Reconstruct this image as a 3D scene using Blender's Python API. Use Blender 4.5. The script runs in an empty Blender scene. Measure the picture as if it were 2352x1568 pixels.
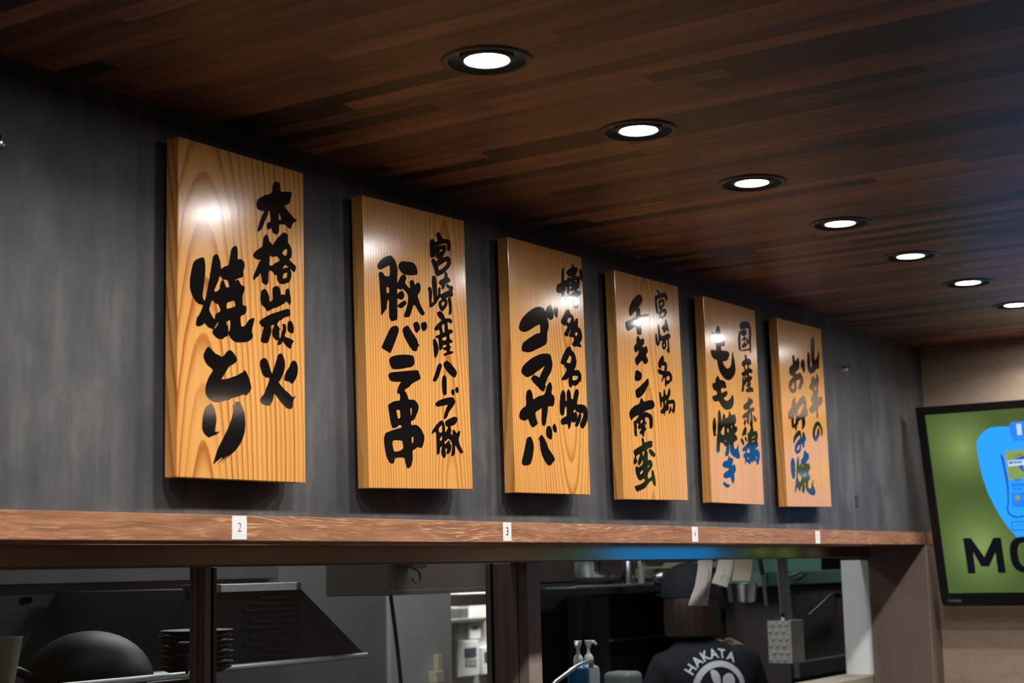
import bpy, bmesh, math, random
from mathutils import Vector, Matrix
from mathutils.bvhtree import BVHTree

random.seed(7)
Z0 = 1.62                      # height of the wooden ledge's lower edge above the floor
S = bpy.context.scene
COL = S.collection

# ------------------------------------------------------------------ camera
F_PX, YAW, PIT, ROL = 3591.6, 0.99617, 0.146291, -0.023731
CAM = Vector((0.0, -1.988706, Z0 - 0.069392))
FW = Vector((math.sin(YAW)*math.cos(PIT), math.cos(YAW)*math.cos(PIT), math.sin(PIT)))
_r0 = Vector((math.cos(YAW), -math.sin(YAW), 0)); _u0 = _r0.cross(FW)
RT = _r0*math.cos(ROL) + _u0*math.sin(ROL)
UP = -_r0*math.sin(ROL) + _u0*math.cos(ROL)
cd = bpy.data.cameras.new('camera'); cam = bpy.data.objects.new('camera', cd); COL.objects.link(cam)
m = Matrix((RT, UP, -FW)).transposed().to_4x4(); m.translation = CAM
cam.matrix_world = m
cd.sensor_width = 36.0; cd.sensor_fit = 'HORIZONTAL'; cd.lens = F_PX/2352*36
cd.clip_start = 0.05; cd.clip_end = 60
cd.dof.use_dof = True; cd.dof.focus_distance = 3.45; cd.dof.aperture_fstop = 5.0; cd.dof.aperture_blades = 9
S.camera = cam

# ------------------------------------------------------------------ world, exposure, area lights
S.view_settings.view_transform = 'Standard'; S.view_settings.look = 'None'
S.view_settings.exposure = 0.0; S.view_settings.gamma = 1.0; S.view_settings.use_curve_mapping = False
w = bpy.data.worlds.new('world'); S.world = w; w.use_nodes = True
w.node_tree.nodes['Background'].inputs[0].default_value = (0.9, 0.8, 0.75, 1)
w.node_tree.nodes['Background'].inputs[1].default_value = 0.012
CEIL = Z0 + 0.777              # height of the ceiling
XR = 6.104                     # the beige wall at the right

def area(name, loc, size, power, col, rot=(0, 0, 0), sy=None):
    d = bpy.data.lights.new(name, 'AREA'); d.energy = power; d.color = col
    d.shape = 'RECTANGLE'; d.size = size; d.size_y = sy or size
    o = bpy.data.objects.new(name, d); o.location = loc; o.rotation_euler = rot; COL.objects.link(o); return o
# kitchen ceiling lights, some only added as fill, and the dining room's lamps behind the camera
area('kitchen_light', (4.35, 0.36, CEIL-0.03), 1.5, 15.0, (0.93, 0.97, 1.0), sy=0.10)
area('kitchen_light', (7.3, 0.50, CEIL-0.03), 1.2, 7.0, (0.96, 1.0, 0.97), sy=0.14)  # fill added to brighten the cupboard and right end of the hatch
area('kitchen_light', (7.4, 2.5, CEIL-0.03), 1.6, 75.0, (1.0, 1.0, 0.93), sy=0.25)
area('kitchen_light', (3.7, 1.30, CEIL-0.03), 1.2, 18.0, (0.95, 0.98, 1.0), sy=0.2)
area('kitchen_light', (2.45, 0.36, CEIL-0.03), 1.2, 1.8, (0.95, 0.97, 1.0), sy=0.10)  # unseen light added to lift the soffit, hatch post and mullion
area('dining_light', (2.2, -3.1, CEIL-0.03), 2.4, 6.0, (1.0, 0.86, 0.74), sy=1.2)
area('dining_light', (5.5, -3.3, CEIL-0.03), 0.5, 2.2, (1.0, 0.80, 0.62), sy=0.5)

# ------------------------------------------------------------------ helpers
def ray(px, py):
    return FW*F_PX + RT*(px-1176) + UP*(784-py)
def at(px, py, y):
    """the point of the plane Y = y that the photograph shows at (px, py)"""
    d = ray(px, py); return CAM + d*((y-CAM.y)/d.y)
def at_z(px, py, z):
    d = ray(px, py); return CAM + d*((z-CAM.z)/d.z)

def tag(o, label=None, cat=None, group=None, kind=None):
    if label: o['label'] = label
    if cat: o['category'] = cat
    if group: o['group'] = group
    if kind: o['kind'] = kind
    return o
def empty(name, loc, rot=(0, 0, 0)):
    o = bpy.data.objects.new(name, None); o.location = loc; o.rotation_euler = rot
    o.empty_display_size = 0.02; COL.objects.link(o); return o

class MB:
    """collects shapes and links them as ONE mesh object"""
    def __init__(s): s.bm = bmesh.new()
    def box(s, a, b, bev=0.0, seg=2):
        t = bmesh.new(); a = Vector(a); b = Vector(b)
        bmesh.ops.create_cube(t, size=1.0)
        for v in t.verts:
            v.co = Vector(((a.x+b.x)/2 + v.co.x*abs(b.x-a.x), (a.y+b.y)/2 + v.co.y*abs(b.y-a.y), (a.z+b.z)/2 + v.co.z*abs(b.z-a.z)))
        if bev: bmesh.ops.bevel(t, geom=t.edges[:], offset=bev, segments=seg, affect='EDGES', profile=0.5)
        s._merge(t); return s
    def _merge(s, t, mat=None):
        me = bpy.data.meshes.new('t'); t.to_mesh(me); t.free()
        if mat: me.transform(mat)
        s.bm.from_mesh(me); bpy.data.meshes.remove(me)
    def prism(s, poly, fn, d0, d1, bev=0.0):
        """poly in (u, v), fn(u, v, d) -> point, swept from d0 to d1"""
        t = bmesh.new()
        A = [t.verts.new(fn(u, v, d0)) for u, v in poly]; B = [t.verts.new(fn(u, v, d1)) for u, v in poly]
        t.faces.new(A); t.faces.new(B[::-1]); n = len(poly)
        for i in range(n): t.faces.new((A[i], B[i], B[(i+1) % n], A[(i+1) % n]))
        bmesh.ops.recalc_face_normals(t, faces=t.faces[:])
        if bev: bmesh.ops.bevel(t, geom=t.edges[:], offset=bev, segments=2, affect='EDGES', profile=0.5)
        s._merge(t); return s
    def lathe(s, prof, c, seg=32, axis='Z', mat=None):
        t = bmesh.new(); rings = []
        for r, z in prof:
            if r < 1e-6: rings.append([t.verts.new((0, 0, z))])
            else: rings.append([t.verts.new((r*math.cos(2*math.pi*k/seg), r*math.sin(2*math.pi*k/seg), z)) for k in range(seg)])
        for A, B in zip(rings, rings[1:]):
            for k in range(seg):
                k2 = (k+1) % seg
                if len(A) == 1 and len(B) == 1: continue
                if len(A) == 1: t.faces.new((A[0], B[k2], B[k]))
                elif len(B) == 1: t.faces.new((A[k], A[k2], B[0]))
                else: t.faces.new((A[k], A[k2], B[k2], B[k]))
        bmesh.ops.recalc_face_normals(t, faces=t.faces[:])
        M = Matrix.Translation(Vector(c))
        if axis == 'Y': M = M @ Matrix.Rotation(math.radians(90), 4, 'X')
        if axis == 'X': M = M @ Matrix.Rotation(math.radians(90), 4, 'Y')
        if mat: M = M @ mat
        s._merge(t, M); return s
    def tube(s, pts, r, seg=10, cap=True):
        pts = [Vector(p) for p in pts]; rr = r if isinstance(r, (list, tuple)) else [r]*len(pts)
        t = bmesh.new(); rings = []; N = len(pts); prev = None
        for i, p in enumerate(pts):
            d = (pts[min(i+1, N-1)] - pts[max(i-1, 0)]).normalized()
            ref = prev if prev else (Vector((0, 0, 1)) if abs(d.z) < 0.9 else Vector((1, 0, 0)))
            a = (ref - d*ref.dot(d)).normalized(); b = d.cross(a); prev = a
            rings.append([t.verts.new(p + (a*math.cos(2*math.pi*k/seg) + b*math.sin(2*math.pi*k/seg))*rr[i]) for k in range(seg)])
        for A, B in zip(rings, rings[1:]):
            for k in range(seg): t.faces.new((A[k], A[(k+1) % seg], B[(k+1) % seg], B[k]))
        if cap: t.faces.new(rings[0][::-1]); t.faces.new(rings[-1])
        bmesh.ops.recalc_face_normals(t, faces=t.faces[:])
        s._merge(t); return s
    def loft(s, rings, seg=32, cap=True):
        """rings of (centre, rx, ry) around Z, or (centre, rx, ry, ax, ay)"""
        t = bmesh.new(); R = []
        for q in rings:
            c, rx, ry = Vector(q[0]), q[1], q[2]; ax = Vector(q[3]) if len(q) > 3 else Vector((1, 0, 0)); ay = Vector(q[4]) if len(q) > 4 else Vector((0, 1, 0))
            R.append([t.verts.new(c + ax*rx*math.cos(2*math.pi*k/seg) + ay*ry*math.sin(2*math.pi*k/seg)) for k in range(seg)])
        for A, B in zip(R, R[1:]):
            for k in range(seg): t.faces.new((A[k], A[(k+1) % seg], B[(k+1) % seg], B[k]))
        if cap: t.faces.new(R[0][::-1]); t.faces.new(R[-1])
        bmesh.ops.recalc_face_normals(t, faces=t.faces[:])
        s._merge(t); return s
    def quad(s, pts):
        s.bm.faces.new([s.bm.verts.new(Vector(p)) for p in pts]); return s
    def build(s, name, mat, parent=None, smooth=False, loc=None):
        me = bpy.data.meshes.new(name)
        if loc is not None:
            for v in s.bm.verts: v.co -= Vector(loc)
        s.bm.to_mesh(me); s.bm.free()
        return link(name, me, mat, parent, smooth, loc)
def link(name, me, mat, parent=None, smooth=False, loc=None):
    if mat is not None: me.materials.append(mat)
    if smooth:
        for p in me.polygons: p.use_smooth = True
        try: me.set_sharp_from_angle(angle=math.radians(40))
        except Exception: pass
    o = bpy.data.objects.new(name, me); COL.objects.link(o)
    if loc is not None: o.location = loc
    if parent is not None: o.parent = parent
    return o
def smooth_closed(pts, n=3):
    out = []; N = len(pts)
    for i in range(N):
        p0, p1, p2, p3 = pts[i-1], pts[i], pts[(i+1) % N], pts[(i+2) % N]
        for k in range(n):
            t = k/n; t2 = t*t; t3 = t2*t; q = []
            for a in (0, 1):
                m1 = (p2[a]-p0[a])*0.42; m2 = (p3[a]-p1[a])*0.42
                q.append((2*t3-3*t2+1)*p1[a] + (t3-2*t2+t)*m1 + (-2*t3+3*t2)*p2[a] + (t3-t2)*m2)
            out.append(tuple(q))
    return out
def fill_mesh(name, blobs, thick):
    """flat shapes with holes: each blob is a list of closed 2-D paths; lies in local XY"""
    bm = bmesh.new()
    for paths in blobs:
        cu = bpy.data.curves.new('c', 'CURVE'); cu.dimensions = '2D'; cu.fill_mode = 'BOTH'; cu.extrude = thick/2
        for path in paths:
            sp = cu.splines.new('POLY'); sp.points.add(len(path)-1)
            for q, (u, v) in zip(sp.points, path): q.co = (u, v, 0, 1)
            sp.use_cyclic_u = True
        o = bpy.data.objects.new('c', cu); me = bpy.data.meshes.new_from_object(o)
        bm.from_mesh(me); bpy.data.objects.remove(o); bpy.data.curves.remove(cu); bpy.data.meshes.remove(me)
    out = bpy.data.meshes.new(name); bm.to_mesh(out); bm.free(); return out
def text_mesh(txt, size, thick=0.0004, align='CENTER', bold=0.0):
    cu = bpy.data.curves.new('txt', 'FONT'); cu.body = txt; cu.size = size; cu.extrude = thick/2; cu.offset = bold
    cu.align_x = align; cu.align_y = 'CENTER'
    o = bpy.data.objects.new('txt', cu); me = bpy.data.meshes.new_from_object(o)
    bpy.data.objects.remove(o); bpy.data.curves.remove(cu); return me
def join_meshes(name, meshes):
    bm = bmesh.new()
    for me, M in meshes: me.transform(M); bm.from_mesh(me)
    out = bpy.data.meshes.new(name); bm.to_mesh(out); bm.free(); return out
def apply_mods(o):
    bpy.context.view_layer.update()
    dg = bpy.context.evaluated_depsgraph_get()
    me = bpy.data.meshes.new_from_object(o.evaluated_get(dg)); old = o.data
    mats = [m for m in old.materials]; o.modifiers.clear(); o.data = me
    me.materials.clear()
    for mm in mats: me.materials.append(mm)
    for p in me.polygons: p.use_smooth = True
    return o
def copy_tree(o, parent=None):
    c = o.copy(); COL.objects.link(c)
    if parent is not None: c.parent = parent
    for ch in list(o.children): copy_tree(ch, c)
    return c

# ------------------------------------------------------------------ materials
def mat(name, col=(0.5, 0.5, 0.5), rough=0.5, metal=0.0, spec=0.5, emit=None, es=1.0, coat=0.0, crough=0.1, trans=0.0, ior=1.45):
    m = bpy.data.materials.new(name); m.use_nodes = True; b = m.node_tree.nodes['Principled BSDF']
    b.inputs['Base Color'].default_value = (*col, 1); b.inputs['Roughness'].default_value = rough
    b.inputs['Metallic'].default_value = metal; b.inputs['Specular IOR Level'].default_value = spec
    b.inputs['Coat Weight'].default_value = coat; b.inputs['Coat Roughness'].default_value = crough
    b.inputs['Transmission Weight'].default_value = trans; b.inputs['IOR'].default_value = ior
    if emit: b.inputs['Emission Color'].default_value = (*emit, 1); b.inputs['Emission Strength'].default_value = es
    return m
class NT:
    def __init__(s, m): s.t = m.node_tree; s.b = s.t.nodes['Principled BSDF']
    def n(s, typ, **kw):
        o = s.t.nodes.new(typ)
        for k, v in kw.items():
            if k.startswith('i_'):
                key = k[2:]; key = int(key) if key.isdigit() else key.replace('_', ' ')
                s.put(o.inputs[key], v)
            else: setattr(o, k, v)
        return o
    def put(s, inp, v):
        if hasattr(v, 'links') or isinstance(v, bpy.types.NodeSocket): s.t.links.new(v, inp)
        else: inp.default_value = v
    def math(s, op, a, b=None, c=None):
        o = s.t.nodes.new('ShaderNodeMath'); o.operation = op
        for i, v in enumerate((a, b, c)):
            if v is not None: s.put(o.inputs[i], v)
        return o.outputs[0]
    def ramp(s, fac, stops, interp='LINEAR'):
        o = s.t.nodes.new('ShaderNodeValToRGB'); e = o.color_ramp; e.interpolation = interp
        while len(e.elements) < len(stops): e.elements.new(0.5)
        for q, (p, c) in zip(e.elements, stops): q.position = p; q.color = (*c, 1)
        s.put(o.inputs[0], fac); return o.outputs[0]
    def mix(s, typ, f, a, b):
        o = s.t.nodes.new('ShaderNodeMix'); o.data_type = 'RGBA'; o.blend_type = typ
        s.put(o.inputs[0], f); s.put(o.inputs[6], a); s.put(o.inputs[7], b); return o.outputs[2]
    def noise(s, vec, scale, detail=3.0, rough=0.55, dist=0.0):
        o = s.t.nodes.new('ShaderNodeTexNoise'); s.put(o.inputs['Vector'], vec)
        o.inputs['Scale'].default_value = scale; o.inputs['Detail'].default_value = detail
        o.inputs['Roughness'].default_value = rough; o.inputs['Distortion'].default_value = dist
        return o.outputs['Fac']
    def coords(s, scale=(1, 1, 1), loc=(0, 0, 0)):
        t = s.t.nodes.new('ShaderNodeTexCoord'); mp = s.t.nodes.new('ShaderNodeMapping')
        s.t.links.new(t.outputs['Object'], mp.inputs[0])
        mp.inputs['Scale'].default_value = scale; mp.inputs['Location'].default_value = loc
        return mp.outputs[0]
    def xyz(s, v):
        o = s.t.nodes.new('ShaderNodeSeparateXYZ'); s.t.links.new(v, o.inputs[0]); return o.outputs
    def comb(s, x, y, z):
        o = s.t.nodes.new('ShaderNodeCombineXYZ')
        for i, v in enumerate((x, y, z)): s.put(o.inputs[i], v)
        return o.outputs[0]
    def bump(s, h, strength=0.2, dist=0.002):
        o = s.t.nodes.new('ShaderNodeBump'); o.inputs['Strength'].default_value = strength; o.inputs['Distance'].default_value = dist
        s.put(o.inputs['Height'], h); s.t.links.new(o.outputs[0], s.b.inputs['Normal'])

def board_wood(seed, xc, yc, taper, space, wob=0.004, dark=1.0):
    """varnished softwood plank: growth rings of a slightly conical trunk cut by the board"""
    m = mat('varnished_pine', rough=0.2, spec=0.75); g = NT(m)
    v = g.coords(loc=(seed*3.1, 0, seed*1.7)); vv = g.coords(); x, y, z = g.xyz(vv)
    n1 = g.noise(g.coords((1.5, 1.5, 1.5), (seed, 0, seed)), 3.0, 2.0)
    n2 = g.noise(g.coords((30, 30, 2.0), (seed*2, 0, seed)), 1.0, 2.0)
    dep = g.math('ADD', g.math('MULTIPLY', z, taper), g.math('SUBTRACT', yc, y))
    dx = g.math('SUBTRACT', x, xc)
    R = g.math('SQRT', g.math('ADD', g.math('MULTIPLY', dx, dx), g.math('MULTIPLY', dep, dep)))
    R = g.math('ADD', R, g.math('MULTIPLY', g.math('SUBTRACT', n1, 0.5), wob*3))
    R = g.math('ADD', R, g.math('MULTIPLY', g.math('SUBTRACT', n2, 0.5), wob*0.25))
    fr = g.math('FRACT', g.math('DIVIDE', R, space))
    wn = g.n('ShaderNodeTexWhiteNoise', noise_dimensions='1D'); g.put(wn.inputs['W'], g.math('FLOOR', g.math('DIVIDE', R, space)))
    ring = g.ramp(fr, [(0.0, (0, 0, 0)), (0.52, (0.08, 0.08, 0.08)), (0.86, (1, 1, 1)), (0.95, (0.85, 0.85, 0.85)), (1.0, (0, 0, 0))])
    amt = g.math('MULTIPLY', ring, g.math('ADD', 0.42*dark, g.math('MULTIPLY', wn.outputs['Value'], 0.58*dark)))
    fib = g.noise(g.coords((220, 220, 5), (seed, 0, 0)), 1.0, 3.0)
    big = g.noise(g.coords((5, 5, 1.2), (seed*5, 0, 0)), 1.0, 2.0)
    c = g.mix('MIX', big, (0.72, 0.385, 0.115, 1), (0.66, 0.30, 0.075, 1))
    c = g.mix('MIX', amt, c, (0.40, 0.125, 0.022, 1))
    c = g.mix('MULTIPLY', 0.35, c, g.ramp(fib, [(0.3, (0.72, 0.68, 0.62)), (0.7, (1, 1, 1))]))
    g.put(g.b.inputs['Base Color'], c)
    g.put(g.b.inputs['Roughness'], g.math('ADD', 0.13, g.math('MULTIPLY', fib, 0.10)))
    g.bump(g.math('ADD', g.math('MULTIPLY', ring, 0.6), fib), 0.06, 0.0008)
    return m

def concrete_mat():
    m = mat('dark_plaster_panel', rough=0.55, spec=0.35); g = NT(m)
    a = g.noise(g.coords((2.2, 2.2, 1.2)), 2.5, 6.0, 0.62); b = g.noise(g.coords((26, 26, 3.2)), 1.0, 4.0, 0.6)
    c = g.noise(g.coords((9, 9, 5)), 1.0, 6.0, 0.7, 0.6)
    f = g.math('ADD', g.math('MULTIPLY', a, 0.35), g.math('ADD', g.math('MULTIPLY', b, 0.3), g.math('MULTIPLY', c, 0.35)))
    col = g.ramp(f, [(0.36, (0.038, 0.040, 0.045)), (0.5, (0.067, 0.067, 0.072)), (0.64, (0.122, 0.114, 0.111))])
    x, y, z = g.xyz(g.coords())
    seam = g.math('LESS_THAN', g.math('ABSOLUTE', g.math('SUBTRACT', x, 3.0)), 0.0006)
    col = g.mix('MIX', g.math('MULTIPLY', seam, 0.5), col, (0.3, 0.29, 0.28, 1))
    g.put(g.b.inputs['Base Color'], col); g.bump(c, 0.12, 0.002)
    return m

def ceiling_mat():
    m = mat('dark_ceiling_planks', rough=0.42, spec=0.35); g = NT(m)
    x, y, z = g.xyz(g.coords()); W = 0.0475
    row = g.math('FLOOR', g.math('DIVIDE', x, W))
    w1 = g.n('ShaderNodeTexWhiteNoise', noise_dimensions='1D'); g.put(w1.inputs['W'], row)
    seg = g.math('FLOOR', g.math('DIVIDE', g.math('ADD', y, g.math('MULTIPLY', w1.outputs['Value'], 9.0)), 0.92))
    w2 = g.n('ShaderNodeTexWhiteNoise', noise_dimensions='2D'); g.put(w2.inputs['Vector'], g.comb(row, seg, 0.0))
    tone = w2.outputs['Value']
    off = g.math('MULTIPLY', tone, 40.0)
    gv = g.comb(g.math('MULTIPLY', x, 42.0), g.math('ADD', g.math('MULTIPLY', y, 2.6), off), off)
    gr = g.noise(gv, 1.0, 5.0, 0.6, 0.4)
    gv2 = g.comb(g.math('MULTIPLY', x, 150.0), g.math('ADD', g.math('MULTIPLY', y, 7.0), off), off)
    fine = g.noise(gv2, 1.0, 3.0, 0.6)
    base = g.ramp(tone, [(0.0, (0.050, 0.031, 0.030)), (0.17, (0.058, 0.034, 0.030)), (0.20, (0.155, 0.076, 0.050)), (0.55, (0.22, 0.102, 0.064)), (0.8, (0.29, 0.128, 0.076)), (1.0, (0.40, 0.19, 0.105))])
    gcol = g.ramp(gr, [(0.30, (0.50, 0.46, 0.44)), (0.48, (0.95, 0.95, 0.95)), (0.66, (1.25, 1.2, 1.15))])
    c = g.mix('MULTIPLY', 1.0, base, gcol)
    c = g.mix('MULTIPLY', 0.6, c, g.ramp(fine, [(0.34, (0.5, 0.45, 0.42)), (0.52, (1, 1, 1))]))
    e = g.math('FRACT', g.math('DIVIDE', x, W))
    gap = g.math('LESS_THAN', g.math('MINIMUM', e, g.math('SUBTRACT', 1.0, e)), 0.018)
    c = g.mix('MIX', g.math('MULTIPLY', gap, 0.55), c, (0.006, 0.003, 0.002, 1))
    g.put(g.b.inputs['Base Color'], c); g.bump(fine, 0.12, 0.0008)
    return m

def ledge_mat():
    m = mat('limed_oak_ledge', rough=0.5, spec=0.3); g = NT(m)
    n = g.noise(g.coords((2.2, 2, 9)), 1.0, 2.0, 0.5)
    x, y, z = g.xyz(g.coords())
    zz = g.math('ADD', z, g.math('MULTIPLY', g.math('SUBTRACT', n, 0.5), 0.06))
    big = g.noise(g.comb(g.math('MULTIPLY', x, 4.0), y, g.math('MULTIPLY', zz, 90.0)), 1.0, 3.0, 0.6)
    fl = g.noise(g.comb(g.math('MULTIPLY', x, 15.0), y, g.math('MULTIPLY', zz, 420.0)), 1.0, 2.0, 0.55)
    msk = g.noise(g.coords((2.2, 2, 16), (5, 0, 0)), 1.0, 1.0)
    c = g.ramp(big, [(0.32, (0.195, 0.082, 0.044)), (0.52, (0.29, 0.128, 0.066)), (0.68, (0.37, 0.172, 0.088))])
    f = g.math('MULTIPLY', g.ramp(fl, [(0.55, (0, 0, 0)), (0.64, (1, 1, 1))]), g.ramp(msk, [(0.38, (0.25, 0.25, 0.25)), (0.6, (0.9, 0.9, 0.9))]))
    c = g.mix('MIX', g.math('MULTIPLY', f, 0.75), c, (0.72, 0.46, 0.22, 1))
    g.put(g.b.inputs['Base Color'], c); g.bump(fl, 0.15, 0.0008)
    return m

def beige_wall_mat():
    m = mat('beige_wallpaper', rough=0.75, spec=0.2); g = NT(m)
    a = g.noise(g.coords((60, 60, 60)), 1.0, 4.0, 0.7); b = g.noise(g.coords((2, 3, 22)), 1.0, 3.0)
    f = g.math('ADD', g.math('MULTIPLY', a, 0.5), g.math('MULTIPLY', b, 0.5))
    g.put(g.b.inputs['Base Color'], g.ramp(f, [(0.35, (0.36, 0.265, 0.20)), (0.65, (0.46, 0.35, 0.27))]))
    g.bump(a, 0.25, 0.002); return m

def brushed(name, col, rough, metal, var=0.35, sc=(4, 4, 120)):
    m = mat(name, col, rough, metal); g = NT(m)
    n = g.noise(g.coords(sc), 1.0, 3.0); n2 = g.noise(g.coords((5, 5, 5)), 1.0, 4.0)
    f = g.math('ADD', g.math('MULTIPLY', n, 0.5), g.math('MULTIPLY', n2, 0.5))
    g.put(g.b.inputs['Base Color'], g.ramp(f, [(0.3, tuple(c*(1-var) for c in col)), (0.7, tuple(min(1, c*(1+var)) for c in col))]))
    g.put(g.b.inputs['Roughness'], g.math('ADD', rough-0.06, g.math('MULTIPLY', n2, 0.12)))
    return m
def speckled(name, col, rough=0.6, var=0.2, sc=30):
    m = mat(name, col, rough); g = NT(m); n = g.noise(g.coords((sc, sc, sc)), 1.0, 4.0)
    g.put(g.b.inputs['Base Color'], g.ramp(n, [(0.3, tuple(c*(1-var) for c in col)), (0.7, tuple(min(1, c*(1+var)) for c in col))])); return m
def glass_mat():
    m = bpy.data.materials.new('window_glass'); m.use_nodes = True; t = m.node_tree; t.nodes.clear()
    o = t.nodes.new('ShaderNodeOutputMaterial'); mx = t.nodes.new('ShaderNodeMixShader'); tr = t.nodes.new('ShaderNodeBsdfTransparent')
    gl = t.nodes.new('ShaderNodeBsdfGlossy'); lw = t.nodes.new('ShaderNodeLayerWeight'); lw.inputs['Blend'].default_value = 0.5; pw = t.nodes.new('ShaderNodeMath'); pw.operation = 'POWER'; pw.inputs[1].default_value = 5.0; fr = t.nodes.new('ShaderNodeMath'); fr.operation = 'MULTIPLY_ADD'; fr.inputs[1].default_value = 0.9; fr.inputs[2].default_value = 0.04; t.links.new(lw.outputs['Facing'], pw.inputs[0]); t.links.new(pw.outputs[0], fr.inputs[0])
    tr.inputs[0].default_value = (0.93, 0.94, 0.94, 1); gl.inputs['Roughness'].default_value = 0.03
    t.links.new(fr.outputs[0], mx.inputs[0]); t.links.new(tr.outputs[0], mx.inputs[1]); t.links.new(gl.outputs[0], mx.inputs[2]); t.links.new(mx.outputs[0], o.inputs[0])
    return m
M = {}
M['panel'] = concrete_mat(); M['ceiling'] = ceiling_mat(); M['ledge'] = ledge_mat(); M['beige'] = beige_wall_mat()
M['bronze'] = brushed('bronze_anodised_metal', (0.18, 0.130, 0.110), 0.36, 0.0, 0.10, (60, 60, 3))
M['bronze_gloss'] = brushed('polished_bronze_steel', (0.42, 0.36, 0.32), 0.14, 1.0, 0.10, (3, 60, 60))
M['bronze_light'] = brushed('pale_bronze_metal', (0.30, 0.235, 0.205), 0.40, 0.2, 0.2, (60, 60, 3))  # a lighter tone than the plain bronze
M['gap'] = mat('gap_black', (0.004, 0.004, 0.004), 0.8)  # near-black, puts the shade inside gaps and holes into the colour
M['ink'] = mat('black_lacquer_paint', (0.0045, 0.0045, 0.005), 0.08, spec=0.9, coat=0.7, crough=0.06)
M['glass'] = glass_mat()
M['steel'] = brushed('stainless_steel', (0.45, 0.46, 0.47), 0.28, 1.0, 0.15, (60, 60, 4))
M['dull_steel'] = brushed('dull_stainless_steel', (0.20, 0.20, 0.205), 0.42, 0.6, 0.25, (4, 4, 60))
M['chrome'] = mat('chrome', (0.75, 0.75, 0.76), 0.12, 1.0)
M['black_steel'] = brushed('sooty_black_steel', (0.010, 0.011, 0.013), 0.38, 0.2, 0.4, (6, 6, 30))
M['grey_wall'] = speckled('grey_kitchen_panel', (0.115, 0.115, 0.11), 0.55, 0.12, 6)
M['white_wall'] = speckled('white_kitchen_panel', (0.55, 0.56, 0.53), 0.55, 0.06, 8)
M['pale_wall'] = speckled('pale_grey_panel', (0.33, 0.34, 0.32), 0.5, 0.08, 6)
M['dark_wall'] = speckled('dark_kitchen_wall', (0.022, 0.023, 0.025), 0.5, 0.3, 5)
M['taupe'] = speckled('taupe_cupboard', (0.10, 0.082, 0.074), 0.45, 0.1, 8)
M['soot'] = speckled('sooty_iron', (0.0035, 0.0035, 0.0042), 0.55, 0.3, 60); M['bright_steel'] = brushed('bright_steel', (0.72, 0.73, 0.74), 0.38, 0.35, 0.08, (4, 60, 60)); M['black'] = mat('black_plastic', (0.006, 0.006, 0.007), 0.3)
M['matt_black'] = mat('matt_black', (0.01, 0.01, 0.011), 0.6)
def paper_mat(name, col, tl=0.5):
    m = bpy.data.materials.new(name); m.use_nodes = True; t = m.node_tree; t.nodes.clear()
    o = t.nodes.new('ShaderNodeOutputMaterial'); a = t.nodes.new('ShaderNodeBsdfDiffuse'); b = t.nodes.new('ShaderNodeBsdfTranslucent'); x = t.nodes.new('ShaderNodeMixShader')
    a.inputs[0].default_value = (*col, 1); b.inputs[0].default_value = (*col, 1); x.inputs[0].default_value = tl
    t.links.new(a.outputs[0], x.inputs[1]); t.links.new(b.outputs[0], x.inputs[2]); t.links.new(x.outputs[0], o.inputs[0]); return m
M['paper'] = paper_mat('thermal_paper', (0.72, 0.68, 0.62)); M['cream_paper'] = paper_mat('cream_paper', (0.66, 0.60, 0.47))
M['print'] = mat('faded_print', (0.13, 0.12, 0.115), 0.8)
M['sticker'] = speckled('white_sticker', (0.72, 0.70, 0.69), 0.6, 0.04, 90)
M['white'] = mat('white_plastic', (0.68, 0.69, 0.68), 0.4)
M['cream'] = speckled('cream_enamel', (0.44, 0.41, 0.31), 0.4, 0.15, 14)
M['lcd'] = mat('grey_lcd', (0.06, 0.075, 0.10), 0.25)
M['wood_dark'] = speckled('dark_wood', (0.030, 0.019, 0.013), 0.5, 0.3, 8)

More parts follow.
